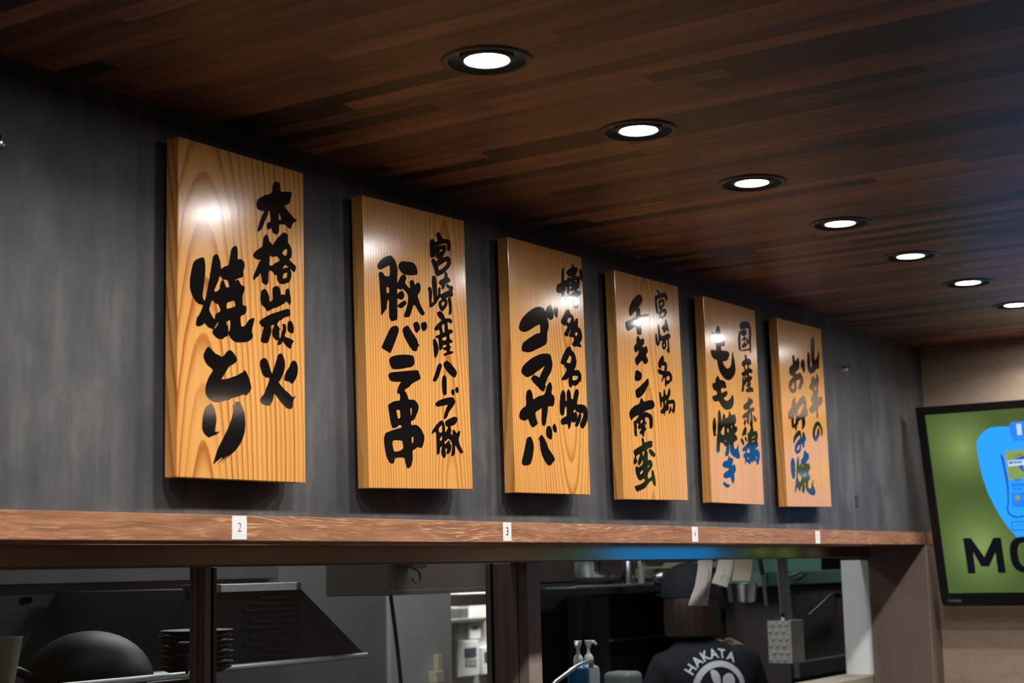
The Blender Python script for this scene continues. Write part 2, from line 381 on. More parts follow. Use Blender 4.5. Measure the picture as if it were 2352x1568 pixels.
SIGNS = [(2.1191, 0.4099, 0.3405, 0.6057, 0.0046), (2.6618, 0.4095, 0.3614, 0.6021, 0.0237), (3.1918, 0.4125, 0.3418, 0.5989, 0.0126), (3.7134, 0.4109, 0.3606, 0.5984, 0.0177), (4.2298, 0.4119, 0.3562, 0.5970, 0.0032), (4.7652, 0.4148, 0.3683, 0.5977, 0.0184)]
GLYPHS = [
 {
  "head": ["-1112,919 -1058,920 -1023,831 -1020,662 -1063,388 -1087,217 -1042,144 -1014,187 -966,372 -912,578 -857,836 -815,987 -728,1044 -675,993 -632,899 -625,820 -611,786 -519,845 -419,888 -376,1059 -340,1197 -283,1247 -225,1275 -189,1252 -174,1141 -172,1029 -109,1047 -14,1012 12,924 -27,826 -27,744 -52,710 -146,676 -240,632 -226,619 -161,648 -81,558 -15,551 11,504 -16,429 -45,364 -45,272 -31,187 49,182 59,102 12,25 -104,-40 -83,-204 -39,-210 27,-177 129,-63 274,-15 232,-163 202,-279 234,-347 202,-411 99,-473 -47,-504 -234,-519 -363,-462 -423,-394 -448,-441 -505,-452 -575,-500 -715,-500 -840,-415 -813,-362 -854,-342 -937,-327 -992,-294 -1034,-264 -1088,-305 -1183,-340 -1251,-319 -1231,-194 -1171,-128 -1076,51 -1171,63 -1280,123 -1361,220 -1402,332 -1403,489 -1370,651 -1323,786 -1269,848 -1188,890|-646,651 -554,588 -597,567 -632,507 -660,403 -730,354 -786,351 -772,398 -688,549|-545,585 -448,598 -402,488 -434,472 -484,465 -519,533|-841,178 -758,131 -681,115 -635,6 -744,-57 -771,-110 -774,-160 -813,-144 -883,-64 -917,1 -883,95|-277,240 -245,145 -348,102 -455,69 -469,82 -462,168 -391,202|-709,-217 -681,-218 -716,-272 -785,-334 -796,-331 -757,-287|-377,-138 -380,-274 -406,-347 -423,-339 -434,-260 -479,-185",
   "-930,-676 -854,-722 -771,-778 -673,-803 -582,-823 -519,-777 -455,-711 -384,-682 -328,-699 -249,-761 -199,-826 -213,-878 -278,-924 -406,-990 -505,-1113 -596,-1225 -561,-1232 -434,-1206 -250,-1146 -106,-1078 -26,-1041 0,-1013 53,-1049 119,-1149 181,-1305 154,-1388 38,-1482 -6,-1460 -164,-1513 -335,-1555 -392,-1589 -491,-1607 -672,-1654 -811,-1650 -934,-1601 -996,-1537 -1010,-1460 -996,-1362 -908,-1198 -823,-1088 -977,-999 -1045,-908 -1062,-841 -1019,-758 -978,-705",
   "-879,-1699 -831,-1715 -776,-1784 -734,-1937 -741,-2045 -769,-2173 -727,-2195 -644,-2174 -713,-2229 -796,-2257 -865,-2281 -926,-2298 -1028,-2246 -1083,-2172 -1090,-2076 -1070,-1930 -1029,-1811 -975,-1744",
   "-243,-1623 -136,-1610 -78,-1666 1,-1820 19,-2018 -7,-2179 -94,-2352 -251,-2508 -364,-2582 -477,-2656 -595,-2738 -491,-2651 -406,-2584 -560,-2674 -678,-2742 -560,-2630 -726,-2715 -809,-2771 -768,-2658 -699,-2500 -560,-2298 -406,-2064 -314,-1861 -293,-1741 -310,-1682 -243,-1663"],
  "side": ["851,2690 952,2711 1007,2655 1034,2534 1178,2565 1313,2579 1349,2559 1320,2467 1279,2358 1216,2314 1129,2276 1191,2218 1333,2125 1428,2066 1492,2061 1459,2018 1371,1970 1315,1864 1275,1849 1212,1868 1149,1900 1079,1899 977,1866 966,1731 891,1671 783,1700 753,1769 669,1726 628,1780 646,1851 731,1903 721,2007 701,2093 671,2093 655,2016 555,1851 494,1726 388,1638 370,1673 396,1751 465,1920 541,2054 405,2061 342,2118 348,2203 398,2275 558,2373 760,2454 789,2582 820,2657|971,2102 1036,1996 1002,1978 964,1975",
   "607,1624 653,1605 683,1536 705,1498 754,1480 782,1447 890,1570 999,1667 1093,1744 1164,1740 1219,1720 1231,1668 1225,1576 1288,1517 1334,1428 1334,1353 1306,1274 1257,1240 1372,1177 1459,1126 1405,1014 1284,1063 1315,999 1314,903 1258,799 1195,775 1132,750 1054,729 962,748 916,794 898,891 855,871 778,932 687,939 664,863 663,727 632,681 594,650 489,688 474,763 445,852 422,844 384,792 310,745 254,691 247,773 310,885 400,1043 453,1111 356,1104 281,1124 241,1175 312,1258 432,1334 500,1387 523,1511 554,1578|711,1236 780,1215 911,1248 993,1184 856,1111 764,1050 688,1053 703,1151|1161,1431 1213,1415 1192,1337 1145,1295 1051,1331 1091,1379|1143,1117 1245,1082 1158,1069 1080,1039 1069,1048 1104,1079|1209,978 1189,927 1196,891 1094,845 1074,853 1079,912 1118,949",
   "556,572 609,553 661,488 687,428 687,361 714,354 767,382 783,420 776,524 784,619 838,655 923,679 984,630 1007,575 1022,519 1076,539 1138,538 1147,615 1202,667 1249,660 1280,569 1302,456 1278,357 1200,400 1145,414 1129,376 912,269 789,228 637,157 577,207 472,266 442,355 446,459 481,536",
   "1207,275 1277,236 1268,145 1112,95 1049,51 956,9 941,-19 902,-60 955,-112 991,-139 967,-173 969,-313 992,-311 1047,-174 1071,-114 1052,-46 1126,-29 1157,-78 1156,-162 1116,-266 1233,-285 1374,-327 1334,-384 1286,-486 1247,-482 1154,-445 1061,-371 1015,-423 935,-457 912,-428 938,-363 892,-366 816,-340 771,-278 771,-184 818,-86 772,-91 723,-117 741,-209 695,-338 649,-430 588,-452 498,-451 446,-431 454,-374 484,-278 527,-160 470,-146 407,-82 440,-37 546,27 697,103 973,199",
   "1259,49 1314,45 1361,-13 1384,-94 1356,-185 1265,-176 1211,-151 1196,-63 1220,24",
   "542,-736 602,-754 661,-835 706,-924 736,-993 766,-990 828,-861 898,-710 918,-651 990,-605 1052,-627 1097,-701 1123,-782 1119,-865 1088,-941 1025,-1060 963,-1138 928,-1149 994,-1208 1101,-1282 1224,-1345 1340,-1414 1434,-1370 1363,-1459 1339,-1523 1338,-1591 1299,-1630 1252,-1645 1144,-1620 1037,-1555 930,-1470 824,-1386 791,-1440 778,-1502 687,-1614 507,-1609 433,-1563 431,-1508 464,-1465 523,-1420 599,-1291 690,-1110 585,-1098 510,-1064 466,-1007 422,-889 429,-806 482,-755",
   "1362,-707 1441,-725 1479,-790 1490,-884 1454,-1013 1332,-1154 1226,-1116 1133,-1118 1099,-1080 1142,-957 1244,-843 1283,-767"],
 },
 {
  "head": ["-948,1857 -865,1847 -750,1757 -696,1639 -687,1577 -712,1301 -613,1419 -524,1498 -429,1499 -393,1425 -437,1330 -269,1231 -280,1370 -181,1432 -131,1393 -85,1325 -44,1372 45,1395 87,1355 110,1294 70,1194 -8,1111 42,979 141,841 225,754 178,702 107,695 14,764 -140,901 -230,771 -324,620 -497,597 -503,633 -438,749 -371,892 -348,1021 -378,1112 -520,1195 -590,1169 -717,1177 -717,1063 -661,1106 -557,1149 -490,1109 -479,1048 -530,979 -617,954 -719,954 -741,542 -841,490 -942,468 -1006,536 -1015,627 -1007,896 -1066,869 -1098,711 -1150,665 -1273,560 -1279,733 -1297,1090 -1311,1345 -1333,1393 -1306,1448 -1248,1474 -1174,1454 -1127,1403 -967,1423 -958,1637 -1145,1561 -1279,1513 -1352,1545 -1349,1617 -1237,1725 -1101,1805|-1079,1164 -995,1166 -999,1067 -1075,1045",
   "-471,957 -413,914 -424,876 -556,787 -642,775 -722,808 -707,830 -620,886",
   "-459,1796 -163,1809 -61,1763 -11,1706 4,1580 -106,1540 -299,1516 -471,1516 -589,1570 -653,1656 -616,1734 -545,1780",
   "-812,384 -745,373 -697,307 -771,155 -862,3 -934,-106 -1013,-209 -1087,-185 -1218,-149 -1290,-115 -1263,-62 -1140,112 -1017,277 -948,340",
   "-376,420 -252,306 -85,164 -38,63 5,46 -59,-12 -97,-88 -185,-101 -270,-76 -402,43 -516,178 -566,277 -563,340 -471,401",
   "-49,541 18,479 46,408 -6,350 -87,295 -154,357 -196,458 -173,502",
   "108,535 251,563 292,484 270,413 224,377 135,358 85,422 80,495",
   "-992,-289 -755,-230 -516,-203 -310,-200 -225,-214 -202,-274 -198,-378 -305,-449 -478,-477 -667,-516 -936,-536 -1017,-470 -1049,-370",
   "-121,-505 -50,-544 1,-656 -22,-694 -234,-775 -323,-822 -411,-885 -490,-915 -569,-972 -519,-994 -463,-1079 -415,-1148 -252,-1141 -134,-1205 -89,-1286 -125,-1381 -190,-1477 -263,-1563 -359,-1593 -366,-1676 -208,-1669 -106,-1701 -5,-1780 68,-1881 79,-1914 62,-2008 -23,-2147 -161,-2134 -250,-2178 -346,-2221 -349,-2400 -421,-2545 -499,-2582 -558,-2568 -604,-2467 -650,-2367 -935,-2384 -971,-2455 -1023,-2499 -1121,-2483 -1199,-2400 -1259,-2262 -1291,-2072 -1287,-1962 -1234,-1880 -1159,-1857 -1026,-1817 -714,-1744 -712,-1698 -788,-1699 -856,-1744 -1007,-1761 -1066,-1612 -1128,-1311 -1068,-1265 -983,-1225 -865,-1198 -730,-1176 -724,-1047 -800,-1037 -805,-976 -750,-870 -676,-788 -814,-797 -1014,-790 -1093,-698 -1065,-641 -973,-609 -601,-560|-857,-1394 -740,-1388 -730,-1530 -814,-1555|-329,-1324 -345,-1467 -370,-1468 -387,-1340|-1011,-2033 -710,-2015 -678,-2053 -676,-2190 -962,-2251|-298,-1922 -321,-2046 -360,-2055 -364,-1945"],
  "side": ["816,2611 879,2588 966,2486 1190,2504 1252,2449 1266,2363 1213,2246 1123,2233 1118,2375 1016,2381 885,2343 772,2289 921,2331 1033,2353 1084,2327 1073,2227 1003,2141 958,2064 1094,2109 1187,2110 1240,2051 1245,1964 1174,1867 962,1710 849,1663 737,1619 665,1640 616,1742 567,1855 514,1934 593,1993 646,1979 690,1941 794,2009 694,2023 676,2140 663,2127 659,2045 539,1997 490,2028 480,2200 493,2353 541,2409 615,2422 675,2368 779,2421 729,2517 741,2573|935,2246 924,2206 829,2163 821,2181 860,2219|1079,1995 1085,1933 988,1855 799,1760 770,1838 899,1909",
   "425,1352 486,1327 512,1223 479,1005 563,1062 541,1269 519,1439 526,1568 592,1617 654,1606 693,1481 694,1319 697,1195 724,1198 736,1324 780,1385 830,1367 826,1231 976,1292 1156,1367 1057,1415 1041,1457 1080,1494 1171,1456 1264,1467 1303,1422 1267,1341 1288,1289 1261,1226 1120,1199 1021,1163 1068,1101 1054,1013 956,916 871,858 790,887 732,989 763,1068 857,1116 808,1159 747,1109 670,1031 539,936 411,896 406,976 392,1231 359,1291|891,1071 965,1068 954,1034 886,968 834,1021",
   "1038,1756 1101,1720 1103,1650 1179,1621 1204,1564 1137,1523 1024,1482 963,1377 887,1341 866,1360 873,1415 801,1445 772,1490 843,1553 975,1607 998,1702",
   "1138,1196 1193,1185 1219,1052 1203,854 1117,802 1099,822 1125,955 1088,1125 1100,1175",
   "752,850 842,838 930,771 968,710 1113,730 1204,701 1220,659 1181,617 1107,632 1042,626 1071,471 1156,496 1242,433 1112,372 1116,275 1216,235 1176,189 1101,177 1098,123 1153,100 1123,65 1101,-1 1203,7 1220,-24 1163,-56 1032,-82 901,-123 867,-79 989,-32 945,13 889,-2 836,36 734,-15 709,42 697,158 692,238 630,248 577,281 762,351 721,444 629,409 549,444 682,564 833,659 726,708 667,798|920,581 930,426 865,393 835,536|989,310 966,235 855,215 830,261|960,127 964,90 893,68 837,41 859,108",
   "547,231 626,173 667,91 690,19 648,-102 553,-195 519,-144 508,-18 491,172",
   "719,-294 781,-327 768,-392 678,-558 563,-693 481,-707 448,-669 555,-503 635,-348",
   "960,-222 1042,-238 1186,-318 1302,-407 1335,-470 1275,-558 1218,-569 1064,-510 940,-422 862,-353 856,-278",
   "870,-544 923,-572 943,-646 937,-817 931,-935 883,-980 802,-964 775,-859 771,-689 804,-586",
   "1129,-1009 1210,-1047 1235,-1111 1155,-1211 1001,-1336 922,-1447 846,-1498 807,-1489 824,-1398 914,-1245 954,-1184 752,-1221 561,-1242 510,-1192 594,-1124 852,-1051",
   "1167,-830 1221,-864 1217,-929 1172,-975 1115,-935 1104,-871",
   "1337,-773 1381,-822 1368,-888 1330,-912 1267,-872 1260,-813",
   "699,-1539 788,-1572 828,-1666 834,-1787 946,-1677 857,-1643 846,-1570 899,-1525 1068,-1464 1198,-1435 1304,-1464 1276,-1540 1189,-1608 1039,-1652 1057,-1731 1031,-1806 1102,-1841 1111,-1739 1173,-1721 1253,-1793 1349,-1730 1385,-1761 1361,-1848 1310,-1935 1368,-2062 1472,-2198 1386,-2230 1306,-2170 1192,-2056 1174,-2216 1134,-2271 1040,-2299 1044,-2230 1079,-2102 1074,-2017 1014,-1945 933,-1921 876,-1966 802,-1984 817,-2047 958,-1957 992,-2020 1043,-2082 1020,-2167 952,-2238 860,-2256 863,-2204 885,-2134 820,-2157 831,-2299 765,-2343 695,-2303 667,-2209 697,-2098 628,-2131 609,-2231 543,-2280 509,-2255 510,-2067 497,-1795 352,-1847 364,-1779 514,-1647 625,-1569|703,-1639 728,-1670 718,-1786 622,-1800 594,-1723|709,-1871 704,-1955 640,-1979 623,-1958 652,-1915"],
 },
 {
  "head": ["-586,1441 -426,1476 -268,1473 -181,1440 -113,1381 -71,1481 88,1591 175,1539 214,1457 244,1355 211,1265 81,1208 -59,1249 -12,1145 -11,1031 -85,852 -104,689 -163,593 -381,502 -577,436 -790,360 -981,320 -1219,330 -1239,411 -1200,507 -1103,572 -856,689 -590,805 -408,852 -401,1027 -435,1043 -596,988 -810,890 -986,821 -1116,793 -1301,816 -1336,872 -1300,978 -1173,1121 -995,1243 -817,1343",
   "376,1567 456,1543 466,1467 405,1310 358,1299 290,1360 250,1447 291,1528",
   "-1011,98 -799,205 -587,280 -373,342 -88,372 9,358 50,309 111,134 27,-62 -144,-226 -165,-275 -261,-395 -231,-430 -305,-539 -350,-561 -463,-541 -598,-467 -766,-386 -873,-302 -826,-243 -738,-203 -617,-212 -514,-241 -402,-116 -250,56 -467,-46 -682,-138 -754,-191 -877,-228 -1059,-278 -1234,-220 -1298,-161 -1241,-55 -1135,28",
   "-965,-559 -898,-586 -842,-656 -823,-757 -789,-777 -577,-694 -293,-623 -213,-472 -117,-362 -29,-317 26,-351 55,-453 14,-592 106,-628 150,-701 120,-825 62,-895 -152,-908 -198,-1070 -282,-1298 -341,-1385 -436,-1372 -473,-1272 -447,-982 -580,-1028 -737,-1097 -667,-1324 -597,-1301 -706,-1386 -873,-1451 -980,-1391 -1067,-1268 -1144,-1295 -1263,-1311 -1412,-1278 -1446,-1216 -1412,-1124 -1297,-1026 -1132,-942 -1126,-749 -1079,-608",
   "-191,-1382 -111,-1378 -43,-1426 -12,-1499 -11,-1611 -79,-1703 -252,-1645 -290,-1559 -265,-1446",
   "98,-1306 166,-1359 206,-1441 193,-1498 155,-1530 59,-1495 8,-1404",
   "-1031,-1678 -972,-1680 -893,-1777 -859,-1922 -924,-2152 -1036,-2320 -1274,-2359 -1389,-2322 -1375,-2222 -1289,-2048 -1153,-1734",
   "-477,-1611 -311,-1751 -199,-1923 -31,-2055 69,-2173 -44,-2260 -163,-2327 -310,-2287 -474,-2127 -567,-1937 -589,-1736 -642,-1752 -584,-1662"],
  "side": ["757,2601 800,2558 806,2422 796,2279 895,2307 933,2312 964,2365 1018,2411 942,2450 927,2507 1007,2577 1182,2660 1205,2723 1265,2769 1301,2736 1336,2691 1431,2695 1483,2672 1442,2577 1360,2497 1368,2468 1492,2475 1549,2457 1551,2622 1593,2677 1651,2675 1713,2604 1721,2445 1681,2370 1602,2405 1574,2406 1546,2283 1499,2168 1411,2137 1465,2095 1544,2119 1590,2090 1565,2018 1475,1957 1469,1818 1427,1685 1261,1626 1251,1743 1269,1863 1162,1826 1047,1797 1121,1777 1159,1732 1113,1663 943,1636 919,1704 970,1768 1029,1800 879,1797 854,1832 960,1894 1116,1982 1282,2062 1274,2081 1159,2051 1046,2052 1003,1968 964,1949 929,1988 912,2143 873,2118 859,2048 800,2001 774,1949 766,1686 708,1599 656,1643 642,1797 644,1938 536,1922 428,1945 411,2020 477,2135 657,2212 683,2405 706,2536|1033,2413 1147,2429 1136,2402 1049,2366|1360,2353 1403,2344 1386,2322 1329,2322|1137,2280 1125,2244 1048,2224 1079,2257|1044,2154 1148,2163 1146,2138 1058,2088 1038,2070",
   "976,1574 1020,1540 1053,1470 1154,1438 1209,1356 1219,1283 1281,1364 1349,1391 1405,1368 1386,1189 1494,1151 1554,1059 1575,943 1529,840 1458,779 1529,703 1499,680 1365,672 1290,685 1241,663 1138,670 1066,702 1117,770 1177,820 1144,890 1078,888 929,890 972,970 1055,1095 955,997 863,881 725,896 719,944 800,1039 879,1115 799,1170 741,1130 661,1165 571,1203 623,1291 723,1409 843,1534|942,1354 1064,1364 1052,1319 971,1227 876,1261|1296,1037 1361,1024 1349,989 1279,931 1226,986",
   "912,638 1004,627 1037,563 1164,497 1231,386 1243,280 1206,160 1131,76 1286,89 1379,68 1459,-14 1462,-101 1427,-196 1369,-201 1260,-282 1125,-326 1005,-306 992,-355 880,-374 839,-284 850,-134 782,-178 669,-211 489,-218 622,-100 770,51 664,124 631,169 548,167 495,201 538,295 658,441 778,577|924,414 1015,381 949,235 770,239 853,323|1058,-82 1290,-64 1280,-125 1211,-167 1038,-184",
   "579,-467 665,-552 657,-724 719,-701 731,-518 811,-426 892,-469 923,-553 935,-653 972,-650 1023,-661 1074,-523 1156,-421 1233,-391 1297,-430 1300,-517 1198,-761 1377,-764 1528,-769 1640,-805 1692,-880 1707,-996 1683,-1143 1609,-1235 1507,-1332 1410,-1364 1337,-1326 1313,-1260 1386,-1169 1480,-1048 1485,-980 1390,-981 1393,-1063 1327,-1192 1226,-1294 1129,-1342 1073,-1292 1120,-1203 1043,-1236 923,-1228 897,-1196 850,-1342 757,-1413 715,-1292 559,-1310 440,-1311 404,-1233 458,-1173 608,-1117 694,-1065 707,-873 624,-888 576,-1043 519,-1089 419,-1081 379,-998 384,-789 433,-606 504,-496|1085,-907 1156,-951 1323,-985 1264,-1022 1192,-1117 1189,-1017 1137,-962 1061,-981 1022,-1007 1036,-939"],
 },
 {
  "head": ["-538,2490 -407,2485 -330,2420 -337,2345 -453,2225 -558,2150 -489,2074 -468,1944 -189,1995 -18,1998 -91,1852 -254,1771 -468,1707 -459,1497 -518,1397 -681,1402 -736,1512 -749,1605 -972,1520 -1192,1436 -1312,1517 -1320,1666 -1036,1753 -736,1868 -707,2023 -891,1935 -1049,1845 -1111,1995 -1022,2151 -903,2279 -697,2419",
   "-674,1361 -601,1326 -552,1273 -395,1314 -333,1278 -355,1160 -435,1121 -418,1065 -237,1124 -176,1071 -165,956 -272,873 -157,736 -306,624 -414,641 -523,705 -780,551 -861,605 -882,728 -673,891 -699,967 -814,887 -915,964 -907,1047 -767,1164 -781,1246",
   "-879,406 -728,418 -550,348 -583,221 -687,156 -883,132 -953,184",
   "-220,253 -177,125 -239,47 -431,-133 -616,-249 -806,-320 -910,-288 -938,-125 -747,-29 -451,126",
   "-689,-333 -579,-316 -510,-390 -165,-332 12,-337 89,-417 75,-491 -77,-568 -300,-601 -548,-682 -415,-665 -264,-688 -156,-703 -54,-791 -54,-906 -79,-1053 -216,-1107 -254,-1041 -257,-843 -406,-799 -478,-823 -487,-917 -400,-965 -515,-1032 -436,-1122 -541,-1199 -575,-1324 -640,-1332 -699,-1262 -775,-1276 -813,-1221 -707,-1124 -849,-1146 -908,-1087 -850,-1038 -899,-989 -947,-1001 -965,-1289 -929,-1318 -1017,-1342 -1096,-1284 -1102,-999 -1135,-965 -1043,-924 -988,-911 -839,-801 -847,-770 -1144,-868 -1208,-929 -1292,-876 -1328,-755 -1251,-649 -1028,-534 -760,-456|-642,-884 -626,-945 -727,-986 -720,-908",
   "-665,-1363 -593,-1401 -557,-1482 -335,-1437 -137,-1430 -135,-1528 -174,-1592 -455,-1664 -411,-1776 -426,-1941 -272,-1931 -173,-2037 -239,-2153 -448,-2291 -455,-2430 -270,-2370 -257,-2236 -177,-2198 -126,-2243 -57,-2438 -40,-2562 -64,-2624 -160,-2600 -263,-2483 -441,-2558 -647,-2684 -889,-2743 -1084,-2781 -1163,-2721 -1194,-2646 -896,-2591 -641,-2500 -700,-2435 -887,-2494 -1011,-2446 -1105,-2316 -1130,-2174 -1033,-2111 -962,-2150 -718,-2052 -718,-1939 -826,-2055 -936,-2098 -985,-2049 -944,-1946 -845,-1800 -1064,-1868 -1007,-1988 -1059,-2041 -1158,-2086 -1212,-2045 -1199,-1953 -1127,-1860 -1183,-1780 -1156,-1708 -914,-1618 -703,-1544 -734,-1407|-611,-1715 -605,-1761 -682,-1846 -707,-1744|-363,-2084 -388,-2110 -456,-2137 -429,-2090|-737,-2211 -727,-2267 -862,-2333 -890,-2291",
   "-267,-1642 -160,-1674 7,-1773 -20,-1826 -100,-1851 -239,-1812 -341,-1732 -346,-1670"],
  "side": ["545,2754 612,2740 719,2661 943,2723 1069,2703 1135,2601 1034,2475 976,2583 718,2536 517,2464 514,2313 553,2129 721,2218 616,2195 592,2300 581,2418 667,2482 832,2528 922,2511 938,2437 917,2342 808,2281 815,2239 922,2272 1023,2240 1056,2178 971,2071 775,1953 688,1885 614,1936 573,2104 490,2068 418,2141 389,2310 386,2514 437,2579 611,2616 507,2711|824,2446 828,2376 674,2320 676,2385|912,2168 868,2082 758,2005 703,2032 697,2091",
   "359,1535 410,1476 459,1277 490,1366 479,1718 474,1782 533,1810 596,1752 595,1515 613,1463 654,1537 705,1472 895,1539 1098,1596 1197,1541 1166,1462 1094,1439 1103,1185 1105,1088 1041,1026 987,1067 912,1125 971,1141 1015,1231 1008,1398 912,1362 950,1279 907,1189 795,1107 696,1149 662,1264 713,1322 601,1344 522,1230 426,1176 342,1235 311,1381 319,1467|823,1268 868,1267 792,1195 755,1229",
   "961,1973 1037,1916 1083,1801 1119,1696 1102,1635 978,1671 852,1562 822,1613 767,1640 693,1697 781,1781 877,1823",
   "677,949 750,885 752,789 855,781 917,717 917,598 876,531 1026,537 1137,486 1192,382 1162,272 1067,249 968,183 850,154 808,79 745,136 743,349 594,221 550,239 633,389 465,414 379,461 387,541 523,546 714,518 756,596 786,668 614,655 525,557 406,622 417,730 530,846|872,375 1036,398 1039,317 861,267",
   "429,-71 493,-115 518,-209 612,-171 636,-42 688,25 740,-35 744,-110 844,-135 901,-25 991,67 1052,-15 1006,-125 912,-264 1181,-232 1269,-280 1303,-364 1254,-539 1188,-618 1131,-610 1057,-539 981,-608 895,-660 889,-602 958,-491 1035,-412 1060,-507 1131,-492 1157,-351 981,-372 887,-394 922,-461 873,-539 800,-580 779,-555 694,-612 644,-721 599,-649 495,-666 409,-623 449,-562 582,-475 584,-337 515,-347 494,-454 454,-515 418,-416 379,-122|762,-274 769,-310 726,-403 706,-378 726,-292"],
 },
 {
  "head": ["-880,2210 -796,2150 -738,2058 -724,1970 -547,1930 -450,1881 -434,1813 -480,1698 -556,1626 -714,1624 -728,1494 -340,1509 -207,1468 -194,1419 -269,1312 -370,1227 -534,1182 -660,1160 -591,1062 -462,995 -372,984 -255,1015 -105,1128 -32,1385 42,1533 95,1378 157,1203 184,1015 122,870 -54,734 -223,660 -363,633 -498,646 -675,690 -865,810 -983,967 -1052,1166 -1228,1178 -1376,1242 -1432,1344 -1418,1443 -1101,1456 -1083,1635 -1264,1704 -1365,1801 -1352,1929 -1303,1979 -1060,1972 -1026,2084",
   "-1053,710 -970,654 -886,598 -750,609 -596,578 -514,496 -512,408 -571,378 -775,371 -869,329 -857,223 -673,267 -510,314 -447,265 -491,173 -621,114 -728,65 -630,33 -496,14 -283,94 -96,233 -42,93 -67,-38 -171,-155 -315,-214 -489,-251 -681,-245 -896,-158 -1062,-38 -1197,-55 -1352,-63 -1435,-13 -1451,82 -1166,144 -1178,240 -1362,274 -1392,306 -1437,409 -1388,462 -1230,500 -1185,616",
   "-1388,-532 -1317,-594 -1291,-776 -1357,-992 -1305,-1018 -1410,-1082 -1495,-1058 -1532,-887 -1529,-743 -1483,-605",
   "-1054,-291 -972,-358 -931,-613 -838,-466 -750,-367 -668,-445 -663,-513 -451,-430 -417,-320 -368,-282 -253,-387 -31,-348 32,-408 67,-514 21,-616 -63,-651 -24,-713 81,-702 115,-818 -46,-917 -50,-961 19,-962 90,-1052 60,-1113 -167,-1194 -149,-1350 -37,-1374 76,-1290 143,-1202 134,-1395 202,-1520 201,-1629 82,-1659 -77,-1641 -343,-1565 -445,-1453 -449,-1277 -495,-1279 -489,-1435 -571,-1576 -643,-1618 -777,-1614 -768,-1526 -670,-1337 -760,-1342 -854,-1269 -1050,-1231 -1103,-1311 -1129,-1466 -1203,-1537 -1313,-1538 -1351,-1477 -1314,-1225 -1262,-1030 -1240,-918 -1172,-575 -1140,-370|-813,-761 -761,-807 -802,-984 -872,-1017 -1010,-948|-582,-815 -501,-796 -481,-888 -559,-922|-287,-709 -229,-696 -263,-806 -296,-788|-762,-1143 -710,-1184 -769,-1211",
   "-539,-1593 -444,-1661 -307,-1655 -268,-1712 -342,-1876 -178,-1831 -104,-1999 -243,-2121 -221,-2238 -319,-2411 -425,-2342 -504,-2228 -755,-2265 -954,-2243 -945,-2156 -873,-2105 -605,-2008 -611,-1960 -769,-1966 -944,-1935 -994,-1879 -930,-1799 -815,-1760 -655,-1729 -579,-1648",
   "-944,-2368 -772,-2425 -567,-2443 -601,-2507 -760,-2531 -934,-2483 -1006,-2427"],
  "side": ["1062,2569 1254,2561 1357,2511 1428,2385 1439,2263 1386,2010 1369,1679 1316,1601 1241,1686 984,1650 645,1595 635,1614 771,1663 1237,1757 1225,1869 1061,1913 1059,1995 1103,2071 1215,1991 1263,2315 1207,2355 1110,2354 914,2314 706,2262 618,2323 640,2417 768,2504",
   "937,2307 1056,2302 1097,2235 1065,2159 938,2094 1028,2042 1011,1995 934,1956 939,1885 1108,1903 1106,1877 1023,1786 729,1710 724,1775 765,1820 865,1872 887,1956 815,1958 752,1926 759,1982 886,2058 889,2083 747,2093 673,2177 704,2241",
   "607,2220 671,2156 634,1969 616,1764 641,1665 576,1608 498,1650 467,1799 471,1951 540,2152",
   "948,1539 1015,1489 1042,1411 1199,1421 1293,1394 1322,1325 1288,1245 1154,1233 1168,1137 1312,1130 1390,1076 1344,990 1225,999 1101,968 1175,883 1263,911 1332,876 1312,813 1181,720 1261,676 1182,619 1175,557 1321,569 1396,483 1342,428 927,377 838,428 879,482 1002,512 972,566 897,534 892,594 993,643 963,702 794,576 749,592 728,510 679,385 547,369 587,519 641,795 693,840 603,883 597,932 648,967 807,1012 784,1132 669,1161 649,1240 734,1319 882,1375 871,1485|874,1191 1020,1215 1046,1126 909,1072|802,860 765,740 714,812 753,845|876,887 973,900 965,824 918,830",
   "1070,263 1134,192 1257,212 1317,145 1290,82 1111,-12 1077,-100 1251,-53 1373,-44 1415,-102 1360,-157 1210,-208 1240,-368 1211,-622 1122,-668 1041,-643 1011,-584 1064,-430 1082,-277 1009,-282 980,-435 928,-579 857,-579 819,-496 807,-386 611,-444 520,-415 526,-365 652,-286 900,-189 896,-118 759,-178 633,-137 605,-69 657,-25 933,106 990,191",
   "1346,-284 1460,-343 1539,-399 1443,-496 1362,-461 1298,-384 1294,-313",
   "717,-447 773,-479 740,-561 660,-641 594,-600 602,-530",
   "1161,-635 1220,-647 1277,-785 1414,-748 1507,-781 1557,-880 1498,-1076 1540,-1134 1517,-1226 1312,-1322 1496,-1303 1587,-1365 1648,-1463 1581,-1628 1492,-1763 1427,-1801 1364,-1718 1312,-1640 1233,-1703 1141,-1667 1072,-1745 970,-1694 936,-1786 773,-1763 648,-1718 543,-1812 563,-1632 473,-1597 484,-1497 593,-1467 611,-1412 457,-1424 403,-1382 469,-1309 792,-1163 821,-1012 827,-851 934,-845 1031,-729 1086,-665|1335,-908 1320,-939 1120,-1003 1134,-984|1295,-1051 1280,-1077 1107,-1115 1147,-1084|871,-1309 903,-1448 702,-1437 732,-1386|816,-1586 833,-1645 718,-1616|1348,-1537 1410,-1525 1387,-1626 1343,-1588",
   "693,-664 768,-734 756,-845 663,-935 545,-937 433,-1003 442,-913 526,-789",
   "395,-1030 473,-1061 567,-1165 511,-1248 421,-1212 327,-1118 345,-1058",
   "659,-971 748,-1026 760,-1130 680,-1109 594,-1034"],
 },
 {
